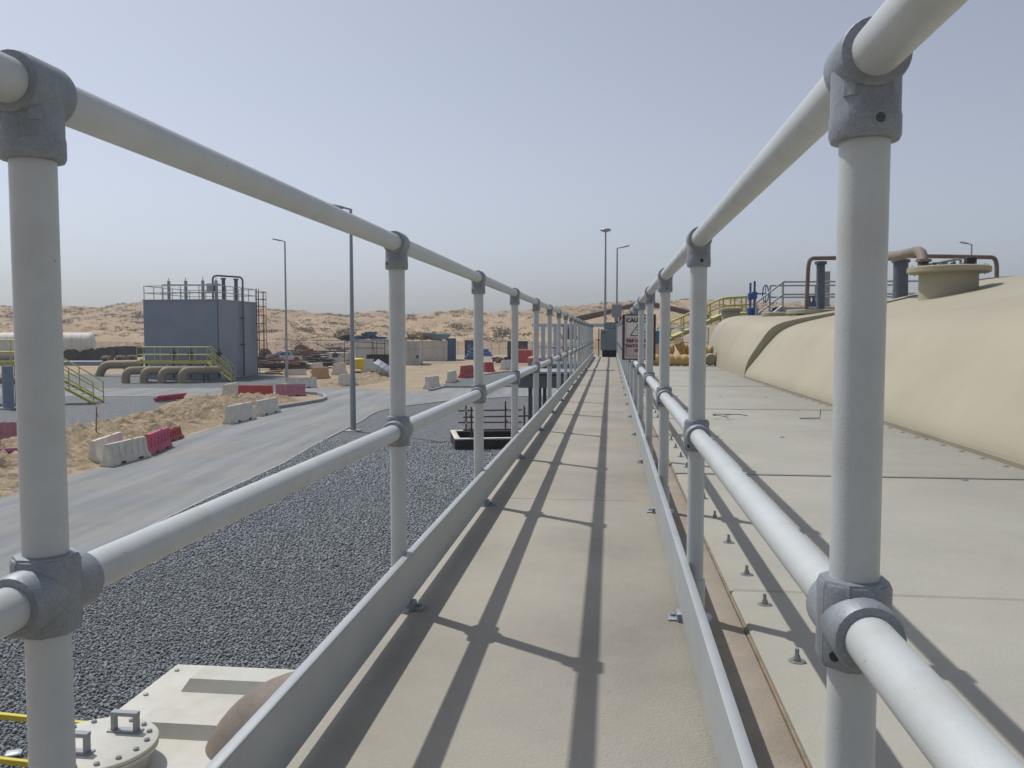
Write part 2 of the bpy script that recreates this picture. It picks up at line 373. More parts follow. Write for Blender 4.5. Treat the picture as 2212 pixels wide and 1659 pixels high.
# near gravel: real stones
def rock():
    b = bmesh.new(); bmesh.ops.create_icosphere(b, subdivisions=1, radius=1)
    for v in b.verts:
        v.co *= 1+.28*noise.noise(v.co*2.3+Vector((5,1,2))); v.co.z *= .55; v.co.y *= .75
    me = bpy.data.meshes.new('gravel_stone'); b.to_mesh(me); b.free(); me.shade_smooth(); me.materials.append(M['stone']); return me
def gravel_stones():
    rng = np.random.default_rng(3)
    me = bpy.data.meshes.new('gravel_stones')
    pl = [p for p in GP]
    # area to cover: near gravel up to Y=27, left of the walkway
    pts = []
    xs = np.arange(-11, -.75, .036)
    cnt = 0
    for (y0, y1, st) in ((2.5,12,.036),(12,19,.047),(19,27,.062)):
        ys = np.arange(y0, y1, st); xx = np.arange(-11,-.75, st)
        X, Y = np.meshgrid(xx, ys); X = X+rng.uniform(-.5,.5,X.shape)*st; Y = Y+rng.uniform(-.5,.5,Y.shape)*st
        X = X.ravel(); Y = Y.ravel()
        # vectorised point in polygon
        ins = np.zeros(X.shape, bool); n = len(pl); j = n-1
        for i in range(n):
            xi, yi = pl[i]; xj, yj = pl[j]
            if yi != yj:
                c = ((yi > Y) != (yj > Y)) & (X < (xj-xi)*(Y-yi)/(yj-yi)+xi); ins ^= c
            j = i
        # only what the frame can show (with a margin for a step to the side)
        hd = -math.sin(PSI)*X+math.cos(PSI)*Y; rt = math.cos(PSI)*X+math.sin(PSI)*Y
        vis = (hd > 1) & (rt/hd > -.68) & ((hd*math.tan(R(27.5))) > 3.1)
        q = ins & vis
        pts.append(np.stack([X[q], Y[q], np.full(q.sum(), .012)+rng.uniform(-.006,.012,q.sum()), np.full(q.sum(), st/.036)], 1))
    P = np.concatenate(pts); print('stones', len(P))
    me.vertices.add(len(P)); me.vertices.foreach_set('co', P[:,:3].astype(np.float32).ravel())
    at_ = me.attributes.new('sz','FLOAT','POINT'); at_.data.foreach_set('value', (P[:,3]*rng.uniform(.014,.027,len(P))).astype(np.float32))
    ar = me.attributes.new('rot','FLOAT_VECTOR','POINT'); ar.data.foreach_set('vector', (rng.uniform(-1,1,(len(P),3))*np.array([.55,.55,3.1])).astype(np.float32).ravel())
    o = bpy.data.objects.new('gravel_stones', me); C.objects.link(o); o['kind'] = 'stuff'
    tag(o, 'loose grey crushed stones covering the ground beside the raised walkway', 'gravel')
    rk = bpy.data.objects.new('gravel_stone', rock())
    ng = bpy.data.node_groups.new('stones','GeometryNodeTree')
    ng.interface.new_socket('Geometry', in_out='INPUT', socket_type='NodeSocketGeometry'); ng.interface.new_socket('Geometry', in_out='OUTPUT', socket_type='NodeSocketGeometry')
    N = ng.nodes; gi = N.new('NodeGroupInput'); go = N.new('NodeGroupOutput'); ip = N.new('GeometryNodeInstanceOnPoints')
    oi = N.new('GeometryNodeObjectInfo'); oi.inputs['Object'].default_value = rk
    mp = N.new('GeometryNodeMeshToPoints')
    a1 = N.new('GeometryNodeInputNamedAttribute'); a1.data_type = 'FLOAT'; a1.inputs['Name'].default_value = 'sz'
    a2 = N.new('GeometryNodeInputNamedAttribute'); a2.data_type = 'FLOAT_VECTOR'; a2.inputs['Name'].default_value = 'rot'
    L = ng.links
    L.new(gi.outputs[0], mp.inputs[0]); L.new(mp.outputs[0], ip.inputs['Points']); L.new(oi.outputs['Geometry'], ip.inputs['Instance'])
    L.new(a1.outputs['Attribute'], ip.inputs['Scale']); 
    e2r = N.new('FunctionNodeEulerToRotation'); L.new(a2.outputs['Attribute'], e2r.inputs[0]); L.new(e2r.outputs[0], ip.inputs['Rotation'])
    L.new(ip.outputs[0], go.inputs[0])
    md = o.modifiers.new('stones','NODES'); md.node_group = ng
gravel_stones()
# ---------------------------------------------------------------- dunes
SKY = [(-1500,660),(-400,660),(0,668),(60,665),(140,660),(220,659),(300,655),(330,655),(420,662),(520,664),(570,667),(640,675),(730,683),(760,681),(820,672),(850,675),(880,680),(930,676),(960,672),(1003,665),(1060,672),(1110,672),(1150,668),(1180,664),(1210,661),(1268,657),(1315,656),(1380,652),(1443,648),(1487,647),(1567,650),(1670,654),(1800,658),(2300,660),(3600,662)]
def skyline(px):
    for (a,ya),(b,yb) in zip(SKY, SKY[1:]):
        if a <= px <= b: return ya+(yb-ya)*(px-a)/(b-a)
    return 660
RX = 300.0
def dune_h(D, px):
    peak = CAMZ+(VPY-skyline(px))/F*RX
    t = (D-150)/(RX-150)
    if t <= 0: return 0
    lat = (px-CX)/F*D
    if t < 1: s = t**1.25*(1-.16*math.sin(t*math.pi*1.0)); base = peak*s
    else: base = peak*max(.2, 1-(t-1)*.8)
    q = min(1, t*2.2)
    nn = fbm(lat, D*1.2, .022, 4)*2.2+abs(fbm(lat+50, D, .075, 3))*2.0+abs(fbm(lat, D+90, .2, 3))*.8
    if t > .9: nn = nn*max(0.25, 1-(t-.9)*5) + fbm(lat, D, .12, 3)*.45
    return max(0, base+nn*q-.25)
mb = MB(); NA, NR = 420, 90
Ds = [148+(i/NR)**1.2*330 for i in range(NR)]
pxs = [-1700+5400*j/NA for j in range(NA+1)]
for D in Ds:
    for px in pxs:
        p = at(px, VPY, D); mb.v.append(Vector((p.x, p.y, -.05+dune_h(D, px))))
for i in range(NR-1):
    for j in range(NA): a = i*(NA+1)+j; mb.f.append((a, a+1, a+NA+2, a+NA+1))
struct(mb.build('dunes', 'dune', angle=180, recalc=False))
def tuft(mb, c, r, h, n):
    for k in range(n):
        a = random.uniform(0, 6.28); q = random.uniform(0,1)**.5*r; zz = random.uniform(0,h)*(1-.4*q/r)
        p = c+Vector((math.cos(a)*q, math.sin(a)*q, zz)); s = random.uniform(.2,.42)*max(r,.8)*.8
        u = Vector((random.uniform(-1,1),random.uniform(-1,1),random.uniform(-.3,1))).normalized()*s
        v = Vector((random.uniform(-1,1),random.uniform(-1,1),random.uniform(-1,1))).normalized()*s*.5
        mb.add([p-u*.3-v, p+v*.7, p+u], [(0,1,2)])
mb = MB(); cnt = 0
while cnt < 5200:
    px = random.uniform(-500, 2000); D = 165+random.random()**.8*135
    lat = (px-CX)/F*D
    dens = .38+fbm(lat, D, .03, 3)*1.5+(.45 if D > 262 else 0)
    if random.random() > dens: continue
    p = at(px, VPY, D); p.z = dune_h(D, px)-.1
    r = random.uniform(.4, 1.2)*(1.0 if random.random()<.85 else 1.6); tuft(mb, p, r, r*.5, int(10+r*13)); cnt += 1
so_ = mb.build('desert_scrub', 'bush', smooth=False, recalc=False); tag(so_, 'low dry scrub tufts dotted all over the sand dunes', 'scrub', kind='stuff')
for (px, D, r, lab) in [(745,200,2.6,'tall grey-green shrub on the dune foot above the scrap yard'),(985,215,1.7,'dark bush on the dune slope left of the fourth handrail post'),(1085,190,2.4,'round dry bush on the dune foot right of the third left post'),(300,240,2.0,'dark low bush on the dune left of the blue-grey tank'),(905,200,1.9,'wide dry bush on the dune above the white containers'),(668,215,1.6,'small dry bush on the dune between the two left lamp posts'),(1390,230,1.8,'dry bush on the dune behind the sloping brown pipe')]:
    p = at(px, VPY, D); p.z = dune_h(D, px)-.1
    t = thing('desert_shrub', lab, 'shrub', p, 0, 'larger shrubs on the dunes')
    mb = MB(); tuft(mb, Vector((0,0,.3)), r, r*1.1, 160); mb.build('foliage','bush',t, smooth=False, recalc=False)
    mb = MB()
    for k in range(6):
        a = random.uniform(0,6.28); mb.tube((0,0,0),(math.cos(a)*r*.5,math.sin(a)*r*.5,r*.7),.06,.02,5)
    mb.build('stem','wood',t)
# ================================================================= WALKWAY
ZD = CAMZ-.85; XL = -.645; XR = .253; ZT = CAMZ+.2716; ZM = CAMZ-.2984; TR = .0245
LY = [.906, 2.553, 4.17, 5.77, 7.45]+[7.45+1.66*i for i in range(1,15)]
RY = [.911, 2.55, 4.09, 5.66]+[5.66+1.545*i for i in range(1,17)]
YE = 31.5
t = thing('raised_walkway', 'long straight concrete walkway slab between the two pale handrails', 'walkway', (0,0,0))
mb = MB(); mb.box((-.2345, (YE-2)/2, ZD-.15), (.931, YE+2, .30), bev=.002); mb.build('slab','deck',t)
mb = MB(); mb.box((-.25, 20.1, ZD+.012), (.68, .9, .02), bev=.009); mb.build('threshold_plate','cover',t)
for y in (4.35, 9.3, 14.2): MB().box((-.22, y, ZD+.0006), (.74, .007, .0012)).build('joint_line','cover',t)
# concrete basin that carries it
mb = MB(); mb.box((5.9, 12.5, 1.19), (13.1, 29, 2.37)); w_ = mb.build('basin_wall','conc_dark'); tag(w_, 'large grey concrete basin under the walkway and the tan covers', 'basin')
mb = MB(); mb.box((.3095, 12.5, ZD-.15), (.153, 28.6, .30), bev=.002)
lg = mb.build('ledge','kerbcon'); tag(lg, 'narrow sandy concrete ledge between right handrail and cover panels', 'ledge')

def tee_mesh():
    mb = MB()
    mb.lathe([(.0255,-.037),(.033,-.035),(.0347,-.030),(.0347,.030),(.033,.035),(.0255,.037)], n=28, axis='Y')
    mb.lathe([(.0255,-.079),(.0325,-.079),(.0345,-.074),(.0345,-.056),(.0335,-.051),(.0335,0)], n=28)
    # squared boss on the walkway side
    mb.box((0,-.007,-.028), (.054,.047,.046), bev=.012)
    return mb
def cross_mesh():
    mb = MB()
    mb.lathe([(.0255,-.062),(.033,-.061),(.0355,-.056),(.0355,.056),(.033,.061),(.0255,.062)], n=28, axis='Y')
    mb.lathe([(.0255,-.046),(.034,-.045),(.037,-.038),(.037,.038),(.034,.045),(.0255,.046)], n=8, start=math.pi/8)
    mb.lathe([(.0255,-.043),(.0345,-.042),(.0365,-.036),(.0365,.036),(.0345,.042),(.0255,.043)], n=28)
    return mb
def grub(side):
    mb = MB()
    mb.lathe([(.0085,-.001),(.0085,.0025),(.0055,.003),(.005,-.002)], n=14, axis='Y'); return mb
tee_m = tee_mesh().build('tee_fitting','galv'); cross_m = cross_mesh().build('cross_fitting','galv')
grub_m = MB().lathe([(.0,.0),(.0052,.0),(.0052,.004),(.0,.004)], n=14, axis='Y').build('set_screw','socket')
ring_m = MB().lathe([(.0075,-.001),(.0075,.003),(.0052,.0035),(.0052,-.001)], n=14, axis='Y').build('screw_boss','galv')
post_m = MB().tube((0,0,ZD-.02),(0,0,ZT),TR,n=28).build('post','paint')
base_m = MB().lathe([(.0255,.125),(.029,.124),(.0305,.118),(.0305,.012),(.052,.011),(.053,0)], n=24).build('base_flange','paint')
def link_copy(src, parent, loc=None, rot=None):
    c = src.copy(); C.objects.link(c); c.parent = parent
    if loc is not None: c.location = loc
    if rot: c.rotation_euler = rot
    return c
def handrail(X, Ys, label, y0, y1, sgn):
    t = thing('handrail', label, 'handrail', (X,0,0), 0, 'handrails along the walkway')
    MB().tube((0,y0,ZT),(0,y1,ZT),TR,n=28).build('top_rail','paint',t)
    mids = [y0]+list(Ys)+[y1]
    MB().tube((0,y0,ZM),(0,y1,ZM),TR,n=28).build('mid_rail','paint',t)
    for y in Ys:
        link_copy(post_m, t, (0,y,0)); link_copy(base_m, t, (0,y,ZD))
        f = link_copy(tee_m, t, (0,y,ZT)); a_ = -.75 if sgn > 0 else .15
        for q_, d_ in ((grub_m,.0345),(ring_m,.0335)): link_copy(q_, f, (math.sin(a_)*d_,-math.cos(a_)*d_,-.063), (0,0,a_))
        f = link_copy(cross_m, t, (0,y,ZM), (0,0,0)); link_copy(grub_m, f, (-.0255,-.0265,-.03), (0,0,-.78))
    # toe board: inner face towards the walkway
    xi = sgn*(.043); 
    segs = [y0]+[Ys[i] for i in (3,7,11,15) if i < len(Ys)]+[y1]
    for a, b in zip(segs, segs[1:]):
        mb = MB(); mb.box((sgn*.034,(a+b)/2,ZD+.1),(.016,b-a-.004,.14), bev=.0015); mb.box((sgn*.0315,(a+b)/2,ZD+.172),(.022,b-a-.004,.006), bev=.001)
        mb.build('toe_board','toe',t)
    for y in Ys:
        mb = MB(); mb.box((sgn*.030,y-.01,ZD+.013),(.045,.05,.028), bev=.003); mb.lathe([(.008,0),(.008,.012),(0.001,.012)],(sgn*.062,y+.01,ZD),10); mb.box((sgn*.052,y,ZD+.003),(.05,.05,.006),bev=.001)
        mb.build('toe_clip','galv',t)
    return t
handrail(XL, LY, 'pale grey tubular handrail on the left, gravel-side edge of the walkway', -1.0, 31.0, 1)
handrail(XR, RY, 'pale grey tubular handrail on the right, between walkway and tan covers', -1.0, 30.6, -1)
for o in (tee_m, cross_m, grub_m, ring_m, post_m, base_m):
    bpy.data.objects.remove(o)
# ---- caution sign on the right handrail
YS = 7.42
t = thing('caution_sign', 'framed caution trip hazard sign hung on the right handrail', 'sign', (XR-.012, YS, 3.468))
W, H = .284, .39
mb = MB(); fr = .022
mb.box((-W/2+fr/2,0,0),(fr,.016,H), bev=.002); mb.box((W/2-fr/2,0,0),(fr,.016,H), bev=.002)
mb.box((0,0,H/2-fr/4),(W-2*fr,.015,fr/2)); mb.box((0,0,-H/2+fr/4),(W-2*fr,.015,fr/2)); mb.build('frame','signred',t)
MB().box((0,.002,0),(W-2*fr,.008,H-fr)).build('board','signw',t)
def outline(cx, cz, w_, h_, th, y): 
    mb = MB(); mb.box((cx-w_/2,y,cz),(th,.001,h_)); mb.box((cx+w_/2,y,cz),(th,.001,h_)); mb.box((cx,y,cz+h_/2),(w_-th,.001,th)); mb.box((cx,y,cz-h_/2),(w_-th,.001,th)); return mb
outline(0,.0,W-2*fr-.022,H-fr-.03,.0025,-.0028).build('border','signblk',t)
MB().box((0,-.0026,-.085),(W-2*fr-.034,.0012,.155)).build('message_panel','signpink',t)
outline(0,-.085,W-2*fr-.034,.155,.002,-.0037).build('border','signtext',t)
def text(s, size, x, z, m, parent, name='lettering', y=-.0042, sx=1):
    cu = bpy.data.curves.new('t','FONT'); cu.body = s; cu.size = size; cu.align_x = 'CENTER'; cu.extrude = .0004; cu.offset = size*.045
    o = bpy.data.objects.new('t', cu); C.objects.link(o)
    dg = bpy.context.evaluated_depsgraph_get(); me = bpy.data.meshes.new_from_object(o.evaluated_get(dg)); bpy.data.objects.remove(o)
    me.name = name; me.materials.clear(); me.materials.append(M[m]); ob = bpy.data.objects.new(name, me); C.objects.link(ob); ob.parent = parent
    ob.rotation_euler = (R(90),0,0); ob.location = (x,y,z); ob.scale = (sx,1,1); return ob
text('CAUTION',.047,0,.127,'signblk',t)
text('TRIP HAZARD',.034,0,-.045,'signtext',t, y=-.0045)
text('WATCH YOUR',.034,0,-.087,'signtext',t, y=-.0045)
text('STEP',.034,0,-.127,'signtext',t, y=-.0045)
mb = MB()
tri = [(-.072,.012),(.072,.012),(0,.118)]
for i in range(3):
    a, b = Vector((tri[i][0],-.0035,tri[i][1])), Vector((tri[(i+1)%3][0],-.0035,tri[(i+1)%3][1])); mb.tube(a,b,.0028,n=6)
mb.lathe([(0.001,-.001),(.008,-.001),(.008,.001),(.001,.001)],(-.004,-.0035,.082),12,axis='Y')
for a, b in (((-.004,.074),(.008,.048)),((.008,.048),(-.012,.032)),((.008,.048),(.022,.024)),((0,.068),(.022,.066)),((0,.068),(-.018,.056))):
    mb.tube((a[0],-.0035,a[1]),(b[0],-.0035,b[1]),.0035,n=6)
mb.build('hazard_pictogram','signblk',t)
# ---- control cabinet at the far end
t = thing('control_cabinet', 'teal-grey steel control cabinet standing at the far end of the walkway', 'cabinet', (-.02, 31.2, ZD))
M['cab'] = mat('grey_green_cabinet_paint', (.20,.245,.26), .5)
MB().box((0,0,.62),(.68,.5,.76), bev=.01).build('body','cab',t)
MB().box((0,-.256,.62),(.62,.012,.70), bev=.004).build('door','cab',t)
MB().box((.0,0,1.13),(.44,.34,.25), bev=.01).build('top_box','cab',t)
mb = MB()
mb.box((0,.02,.12),(.56,.4,.236)); mb.build('stand','black',t)
MB().tube((-.40,-.1,0),(-.40,-.1,1.02),.02).build('handle_rail','black',t)
MB().box((-.2,-.266,.88),(.12,.008,.05)).build('name_plate','bluepaint',t)
t = thing('junction_box', 'grey junction box on a pipe stand above the far right walkway end', 'junction box', (.20, 29.9, ZD))
MB().box((0,0,1.63),(.34,.2,.45), bev=.01).build('box','steelgrey',t)
MB().tube((0.03,.05,0),(.03,.05,1.45),.03).build('stand','steelgrey',t)
mb = MB(); mb.path(bend([(-.05,0,1.45),(-.05,0,1.25),(.12,-.02,1.2),(.2,-.03,1.32),(.2,0,1.45)],.08),.018,8); mb.build('cable','black',t)
# ================================================================= COVERS AND DOMES (right)
SE = [-1.2, .62, 2.81, 5.17, 7.08, 9.64, 11.5, 13.8, 16.7, 19.6, 22.0, 25.5]
XA, XB = .394, 2.53
bolt_m = MB().lathe([(.0,.0),(.022,.0),(.022,.0022),(.019,.003),(.010,.003),(.010,.009),(.0085,.0095),(.0085,.015),(.0055,.0155),(.0055,.033),(.0,.033)], n=14).build('bolt','steel')
flat_m = MB().lathe([(.0,.0),(.021,.0),(.020,.0035),(.007,.004),(.006,.008),(.0,.008)], n=14).build('bolt','steel')
ords = ['first','second','third','fourth','fifth','sixth','seventh','eighth','ninth','tenth','eleventh']
for i, (a, b) in enumerate(zip(SE, SE[1:])):
    xb = 2.53 if a < 16.0 else 2.66
    t = thing('cover_panel', 'flat tan cover panel bolted down beside the right handrail, %s counting from the camera' % ords[i], 'cover panel', (0,a,ZD), 0, 'flat tan cover panels')
    zt = .012 if i % 2 == 0 else .018
    mb = MB(); mb.box(((XA+xb)/2,(b-a)/2,zt-.02),(xb-XA,b-a-.032,.04), bev=.006); mb.build('panel','cover',t)
    mb = MB(); mb.box(((XA+xb)/2,(b-a),-.018),(xb-XA,.031,.034)); mb.build('seam','seam',t)
    y = .2
    while y < b-a-.05:
        link_copy(bolt_m, t, (.476,y,zt)); y += .46
    y = .12
    while y < b-a-.03:
        link_copy(flat_m, t, (xb-.07,y,zt)); y += .34
    for x in (.85, 1.42, 2.0): link_copy(flat_m, t, (x+random.uniform(-.05,.05),b-a-.055,zt))
for q in (bolt_m, flat_m): bpy.data.objects.remove(q)
mb = MB(); mb.box((.3905,11.5,ZD-.002),(.005,26,.012)); s_ = mb.build('sealant_strip','sealant'); tag(s_, 'orange-brown sealant line along the edge of the cover panels', 'sealant')
mb = MB(); p = [(1.0,8.5),(1.06,8.62),(1.16,8.5),(1.1,8.42),(.98,8.58),(1.13,8.66),(1.2,8.54),(1.08,8.48),(1.24,8.6),(1.36,8.7)]
mb.path(bend([(x,y,ZD+.025+.04*random.random()) for x,y in p],.06,3),.0035,6); w_ = mb.build('wire_scrap','darkgrey'); tag(w_, 'tangled loose wire lying on a tan cover panel', 'wire')
mb = MB(); mb.path([(1.83,8.55,ZD+.025),(2.03,8.6,ZD+.025),(2.04,8.6,ZD+.11)],.005,6); w_ = mb.build('bent_rod','darkgrey'); tag(w_, 'short bent rod standing up from a tan cover panel near the dome', 'rod')
def dome(name, lab, stations, steps, grp):
    t = thing(name, lab, 'dome cover', (stations[0][1][0][0],stations[0][0],ZD), 0, grp)
    org = t.location.copy()
    mb = MB(); rows = []
    def smooth(P):
        out = []
        for i in range(len(P)-1):
            p0 = P[max(i-1,0)]; p1 = P[i]; p2 = P[i+1]; p3 = P[min(i+2,len(P)-1)]
            for k in range(5):
                q = k/5; out.append(tuple(.5*((2*p1[d])+(-p0[d]+p2[d])*q+(2*p0[d]-5*p1[d]+4*p2[d]-p3[d])*q*q+(-p0[d]+3*p1[d]-3*p2[d]+p3[d])*q**3) for d in (0,1)))
        out.append(P[-1])
        for _ in range(5):
            out = [out[0]]+[tuple((out[i-1][d]+2*out[i][d]+out[i+1][d])/4 for d in (0,1)) for i in range(1,len(out)-1)]+[out[-1]]
        return out
    prs = [(y, smooth(P)) for y, P in stations]; n = len(prs[0][1])
    ny = 0; vs = []
    for (y0,P0),(y1,P1) in zip(prs, prs[1:]):
        for k in range(steps):
            q = k/steps; qq = q*q*(3-2*q); vs += [Vector((a[0]*(1-qq)+b[0]*qq, y0+(y1-y0)*q, CAMZ+a[1]*(1-qq)+b[1]*qq))-org for a,b in zip(P0,P1)]; ny += 1
    y, P = prs[-1]; vs += [Vector((a[0],y,CAMZ+a[1]))-org for a in P]; ny += 1
    fs = [(j*n+i, j*n+i+1, (j+1)*n+i+1, (j+1)*n+i) for j in range(ny-1) for i in range(n-1)]
    # closed ends (a real wall with depth)
    for j, y in ((0, prs[0][0]), (ny-1, prs[-1][0])):
        o0 = len(vs); vs += [Vector((v.x, v.y, -.02)) for v in vs[j*n:(j+1)*n]]
        fs += [(j*n+i, j*n+i+1, o0+i+1, o0+i) for i in range(n-1)]
    mb.add(vs, fs); mb.build('shell','dome',t, angle=60)
    return t
NP = [(2.53,-.85),(2.555,-.74),(2.64,-.61),(2.79,-.42),(2.966,-.19),(3.2,.05),(3.56,.20),(4.29,.365),(5.35,.62),(5.98,.775),(6.56,.945),(7.15,1.02),(8.07,1.04),(9.2,1.0),(10.3,.80),(11.4,.45),(12.1,-.2),(12.4,-.85)]
NQ = [(x, z if z < .5 else .5+(z-.5)*.80) for x, z in NP]
t = dome('tank_dome', 'large near tan dome cover with a round hatch on top', [(-1.2,NQ),(12.5,NQ),(16.65,NP)], 14, 'tan dome covers')
mb = MB(); mb.box((.0,8.9,.03),(.05,17.6,.05), bev=.006); mb.build('foot_flange','dome_foot',t)
NF = [(2.53,-.85),(2.55,-.66),(2.62,-.47),(2.72,-.31),(2.84,-.13),(3.02,.11),(3.36,.25),(4.29,.41),(5.35,.65),(5.98,.80),(6.56,.97),(7.15,1.04),(8.07,1.06),(9.2,1.02),(10.3,.82),(11.4,.47),(12.1,-.18),(12.4,-.85)]
NG = [(2.7,-.85),(2.72,-.62),(2.78,-.3),(2.86,-.05),(2.98,.2),(3.2,.40),(3.65,.51),(4.3,.43),(5.05,.28),(5.7,.28),(6.4,.34),(7.1,.4),(8.07,.42),(9.2,.4),(10.3,.3),(11.4,.1),(12.1,-.18),(12.4,-.85)]
dome('tank_dome', 'farther tan dome cover beyond the dark curved end joint', [(16.68,NF),(25.0,NG)], 14, 'tan dome covers')
def hatch(loc, r, neck, nr, lab, mt='dome', top=True):
    t = thing('hatch', lab, 'hatch', loc, 0, 'round hatches on the dome covers')
    MB().lathe([(nr,-.5),(nr,neck)], n=36).build('neck',mt,t)
    MB().lathe([(0,neck),(r-.02,neck),(r,neck+.015),(r,neck+.085),(r-.02,neck+.10),(0,neck+.115)], n=40).build('lid',mt,t)
    for k in range(16):
        a = 2*math.pi*k/16; MB().tube((math.cos(a)*(r-.06),math.sin(a)*(r-.06),neck-.02),(math.cos(a)*(r-.06),math.sin(a)*(r-.06),neck+.125),.012,n=6).build('bolt','steelgrey',t) if top else None
    return t
hp = yv(14.7, 2049, 590); hatch((hp.x, hp.y, hp.z-.33), .62, .33, .44, 'big round hatch with overhanging lid on the near dome, pipe entering its top')
hp = yv(19.5, 1766, 675); hatch((hp.x, hp.y, hp.z-.26), .66, .22, .42, 'middle wide hatch on the domes left of the near right post', top=False)
hp = yv(21.5, 1678, 678); hatch((hp.x, hp.y, hp.z-.28), .36, .22, .27, 'small hatch just above the dark dome joint', top=False)
hp = yv(27, 1579, 671); hatch((hp.x, hp.y, hp.z-.3), .36, .28, .28, 'farthest small hatch below the yellow stairs', top=False)
# pipe bits on the hatch lid
def rod(a, b, r): return MB().tube(a, b, r)
t = thing('vent_pipe', 'thick beige pipe bending down into the big round hatch', 'pipe', (0,0,0))
mb = MB(); mb.path(bend([yv(17.5,1905,554), yv(16,1935,553), yv(14.9,1992,541), yv(14.6,1995,582)],.22),.085,14); mb.build('pipe','pipe_brown',t)
mb = MB(); a = yv(14.6,1995,563); mb.lathe([(.085,-.02),(.12,-.02),(.12,.02),(.085,.02)], a, 16); mb.build('flange','pipe_brown',t)
def pth(Y, pts, rb=.3): return bend([yv(Y, *p) for p in pts], rb)
o = MB().path(pth(19, [(1742,668),(1746,575),(1750,558),(1830,557),(1960,553),(2050,554),(2148,556),(2153,570),(2153,612)], .3), .044, 12).build('overhead_pipe','pipe_red')
tag(o, 'brown overhead pipe running level above the domes and down at both ends', 'pipe')
for (x0, y0, y1, r, lab, m_) in [(1946,561,640,.15,'thick dark column rising behind the dome right of the near post','darkgrey'),(1773,565,660,.09,'dark vertical column left of the near right post','darkgrey')]:
    mb = MB(); a = yv(19.3,x0,y1); b = yv(19.3,x0,y0); a.z -= .5; mb.tube(a,b,r,n=16)
    o = thing('vent_stack', lab, 'vent stack', (a.x,a.y,a.z), 0, 'dark vent stacks behind the domes'); mb.build('stack', m_, o, world=True)
    mb = MB(); mb.lathe([(r,-.06),(r+.04,-.06),(r+.04,0),(r,0)], b, 16); mb.build('cap', m_, o, world=True)
o = MB().path(pth(19.2,[(1944,556),(1944,660)],.1),.028,8).build('drain_pipe','pipe_red'); 
o.location.x -= .0; tag(o,'thin red-brown pipe dropping between column and big hatch','pipe')
mb = MB(); a = yv(30,1783,690); b = yv(30,1783,586); mb.box(((a.x+b.x)/2,30,(a.z+b.z)/2),(.22,.3,b.z-a.z), bev=.02); o = mb.build('concrete_column','concrete'); tag(o,'slim pale concrete column behind the grey railings','column')
# hatch top fittings
t = thing('hatch_pipework', 'small grey pipe runs and valves lying on the big hatch lid', 'pipework', yv(14.8,2060,573))
mb = MB()
for x0, y0, x1, y1 in ((1995,574,2068,560),(1985,577,2000,572),(2030,570,2032,576),(2045,566,2047,574),(2060,562,2064,573),(2068,560,2076,561),(2076,561,2074,573)):
    mb.tube(yv(14.8,x0,y0), yv(14.8,x1,y1), .02, n=8)
mb.build('pipe_run','steelgrey',t,world=True)
MB().box((0,0,0),(.1,.1,.1)) 
mb = MB()
for x0 in (2018,2040,2058): mb.lathe([(.03,-.03),(.045,0),(.03,.03)], yv(14.8,x0,571), 10)
mb.build('valve','darkgrey',t,world=True)
mb = MB(); mb.box(yv(15.0,2096,566),(.16,.14,.17), bev=.02); o = thing('motor','dark motor box on the right side of the big hatch lid','motor',yv(15.0,2096,573)); mb.build('housing','black',o,world=True)
MB().lathe([(.09,-.01),(.09,.01)],yv(15,2096,573),14).build('base_plate','steelgrey',o,world=True)
# lamp posts ---------------------------------------------------------------
def lamp(base, top_z, side, lab, double=False, r0=.10, r1=.05, head=.6, az=0):
    t = thing('street_lamp', lab, 'street lamp', base, az, 'street lamps')
    H = top_z-base[2]
    MB().tube((0,0,.03),(0,0,1.9),r0*1.05,r0*1.0,14).build('lower_pole','lamp',t)
    MB().tube((0,0,1.9),(0,0,H),r0*.86,r1,14).build('pole','lamp',t)
    MB().box((0,0,.02),(.5,.5,.06), bev=.01).build('base_plate','concrete',t)
    if double:
        MB().lathe([(.06,-.08),(.34,.0),(.36,.08),(.30,.14),(0,.16)],(0,0,H),20).build('lamp_head','lamp',t); return t
    for s in (side,):
        aw = .28 if not double else .08; MB().tube((0,0,H-.02),(s*aw,0,H+.06),.035,n=8).build('arm','lamp',t)
        mb = MB(); rot = Matrix.Rotation(-s*.22,3,'Y'); mb.box((s*(aw+head/2),0,H+.12),(head,.26,.10),rot=rot,bev=.03); mb.build('lamp_head','lamp',t)
    return t
b = g(763,932); lamp(b, at(748,452,math.hypot(b.x,b.y)*.985).z, -1, 'tall lamp post on a square base beside the near road kerb')
b = g(620,826); lamp(b, at(612,524,60).z+.2, -1, 'slim lamp post behind the white barriers, left of the other', az=.1)
b = at(1307,VPY,57); b.z = 0; lamp(b, at(1307,499,57).z, 1, 'tall double-headed lamp post rising behind the control cabinet', True, head=.22, r0=.11)
b = at(1332,VPY,62); b.z = 0; lamp(b, at(1333,536,62).z, 1, 'lamp post with one head beside the junction box', az=.2)
b = at(2093,VPY,60); b.z = 0; lamp(b, at(2093,528,60).z, -1, 'small distant lamp post behind the big round hatch', head=.5)
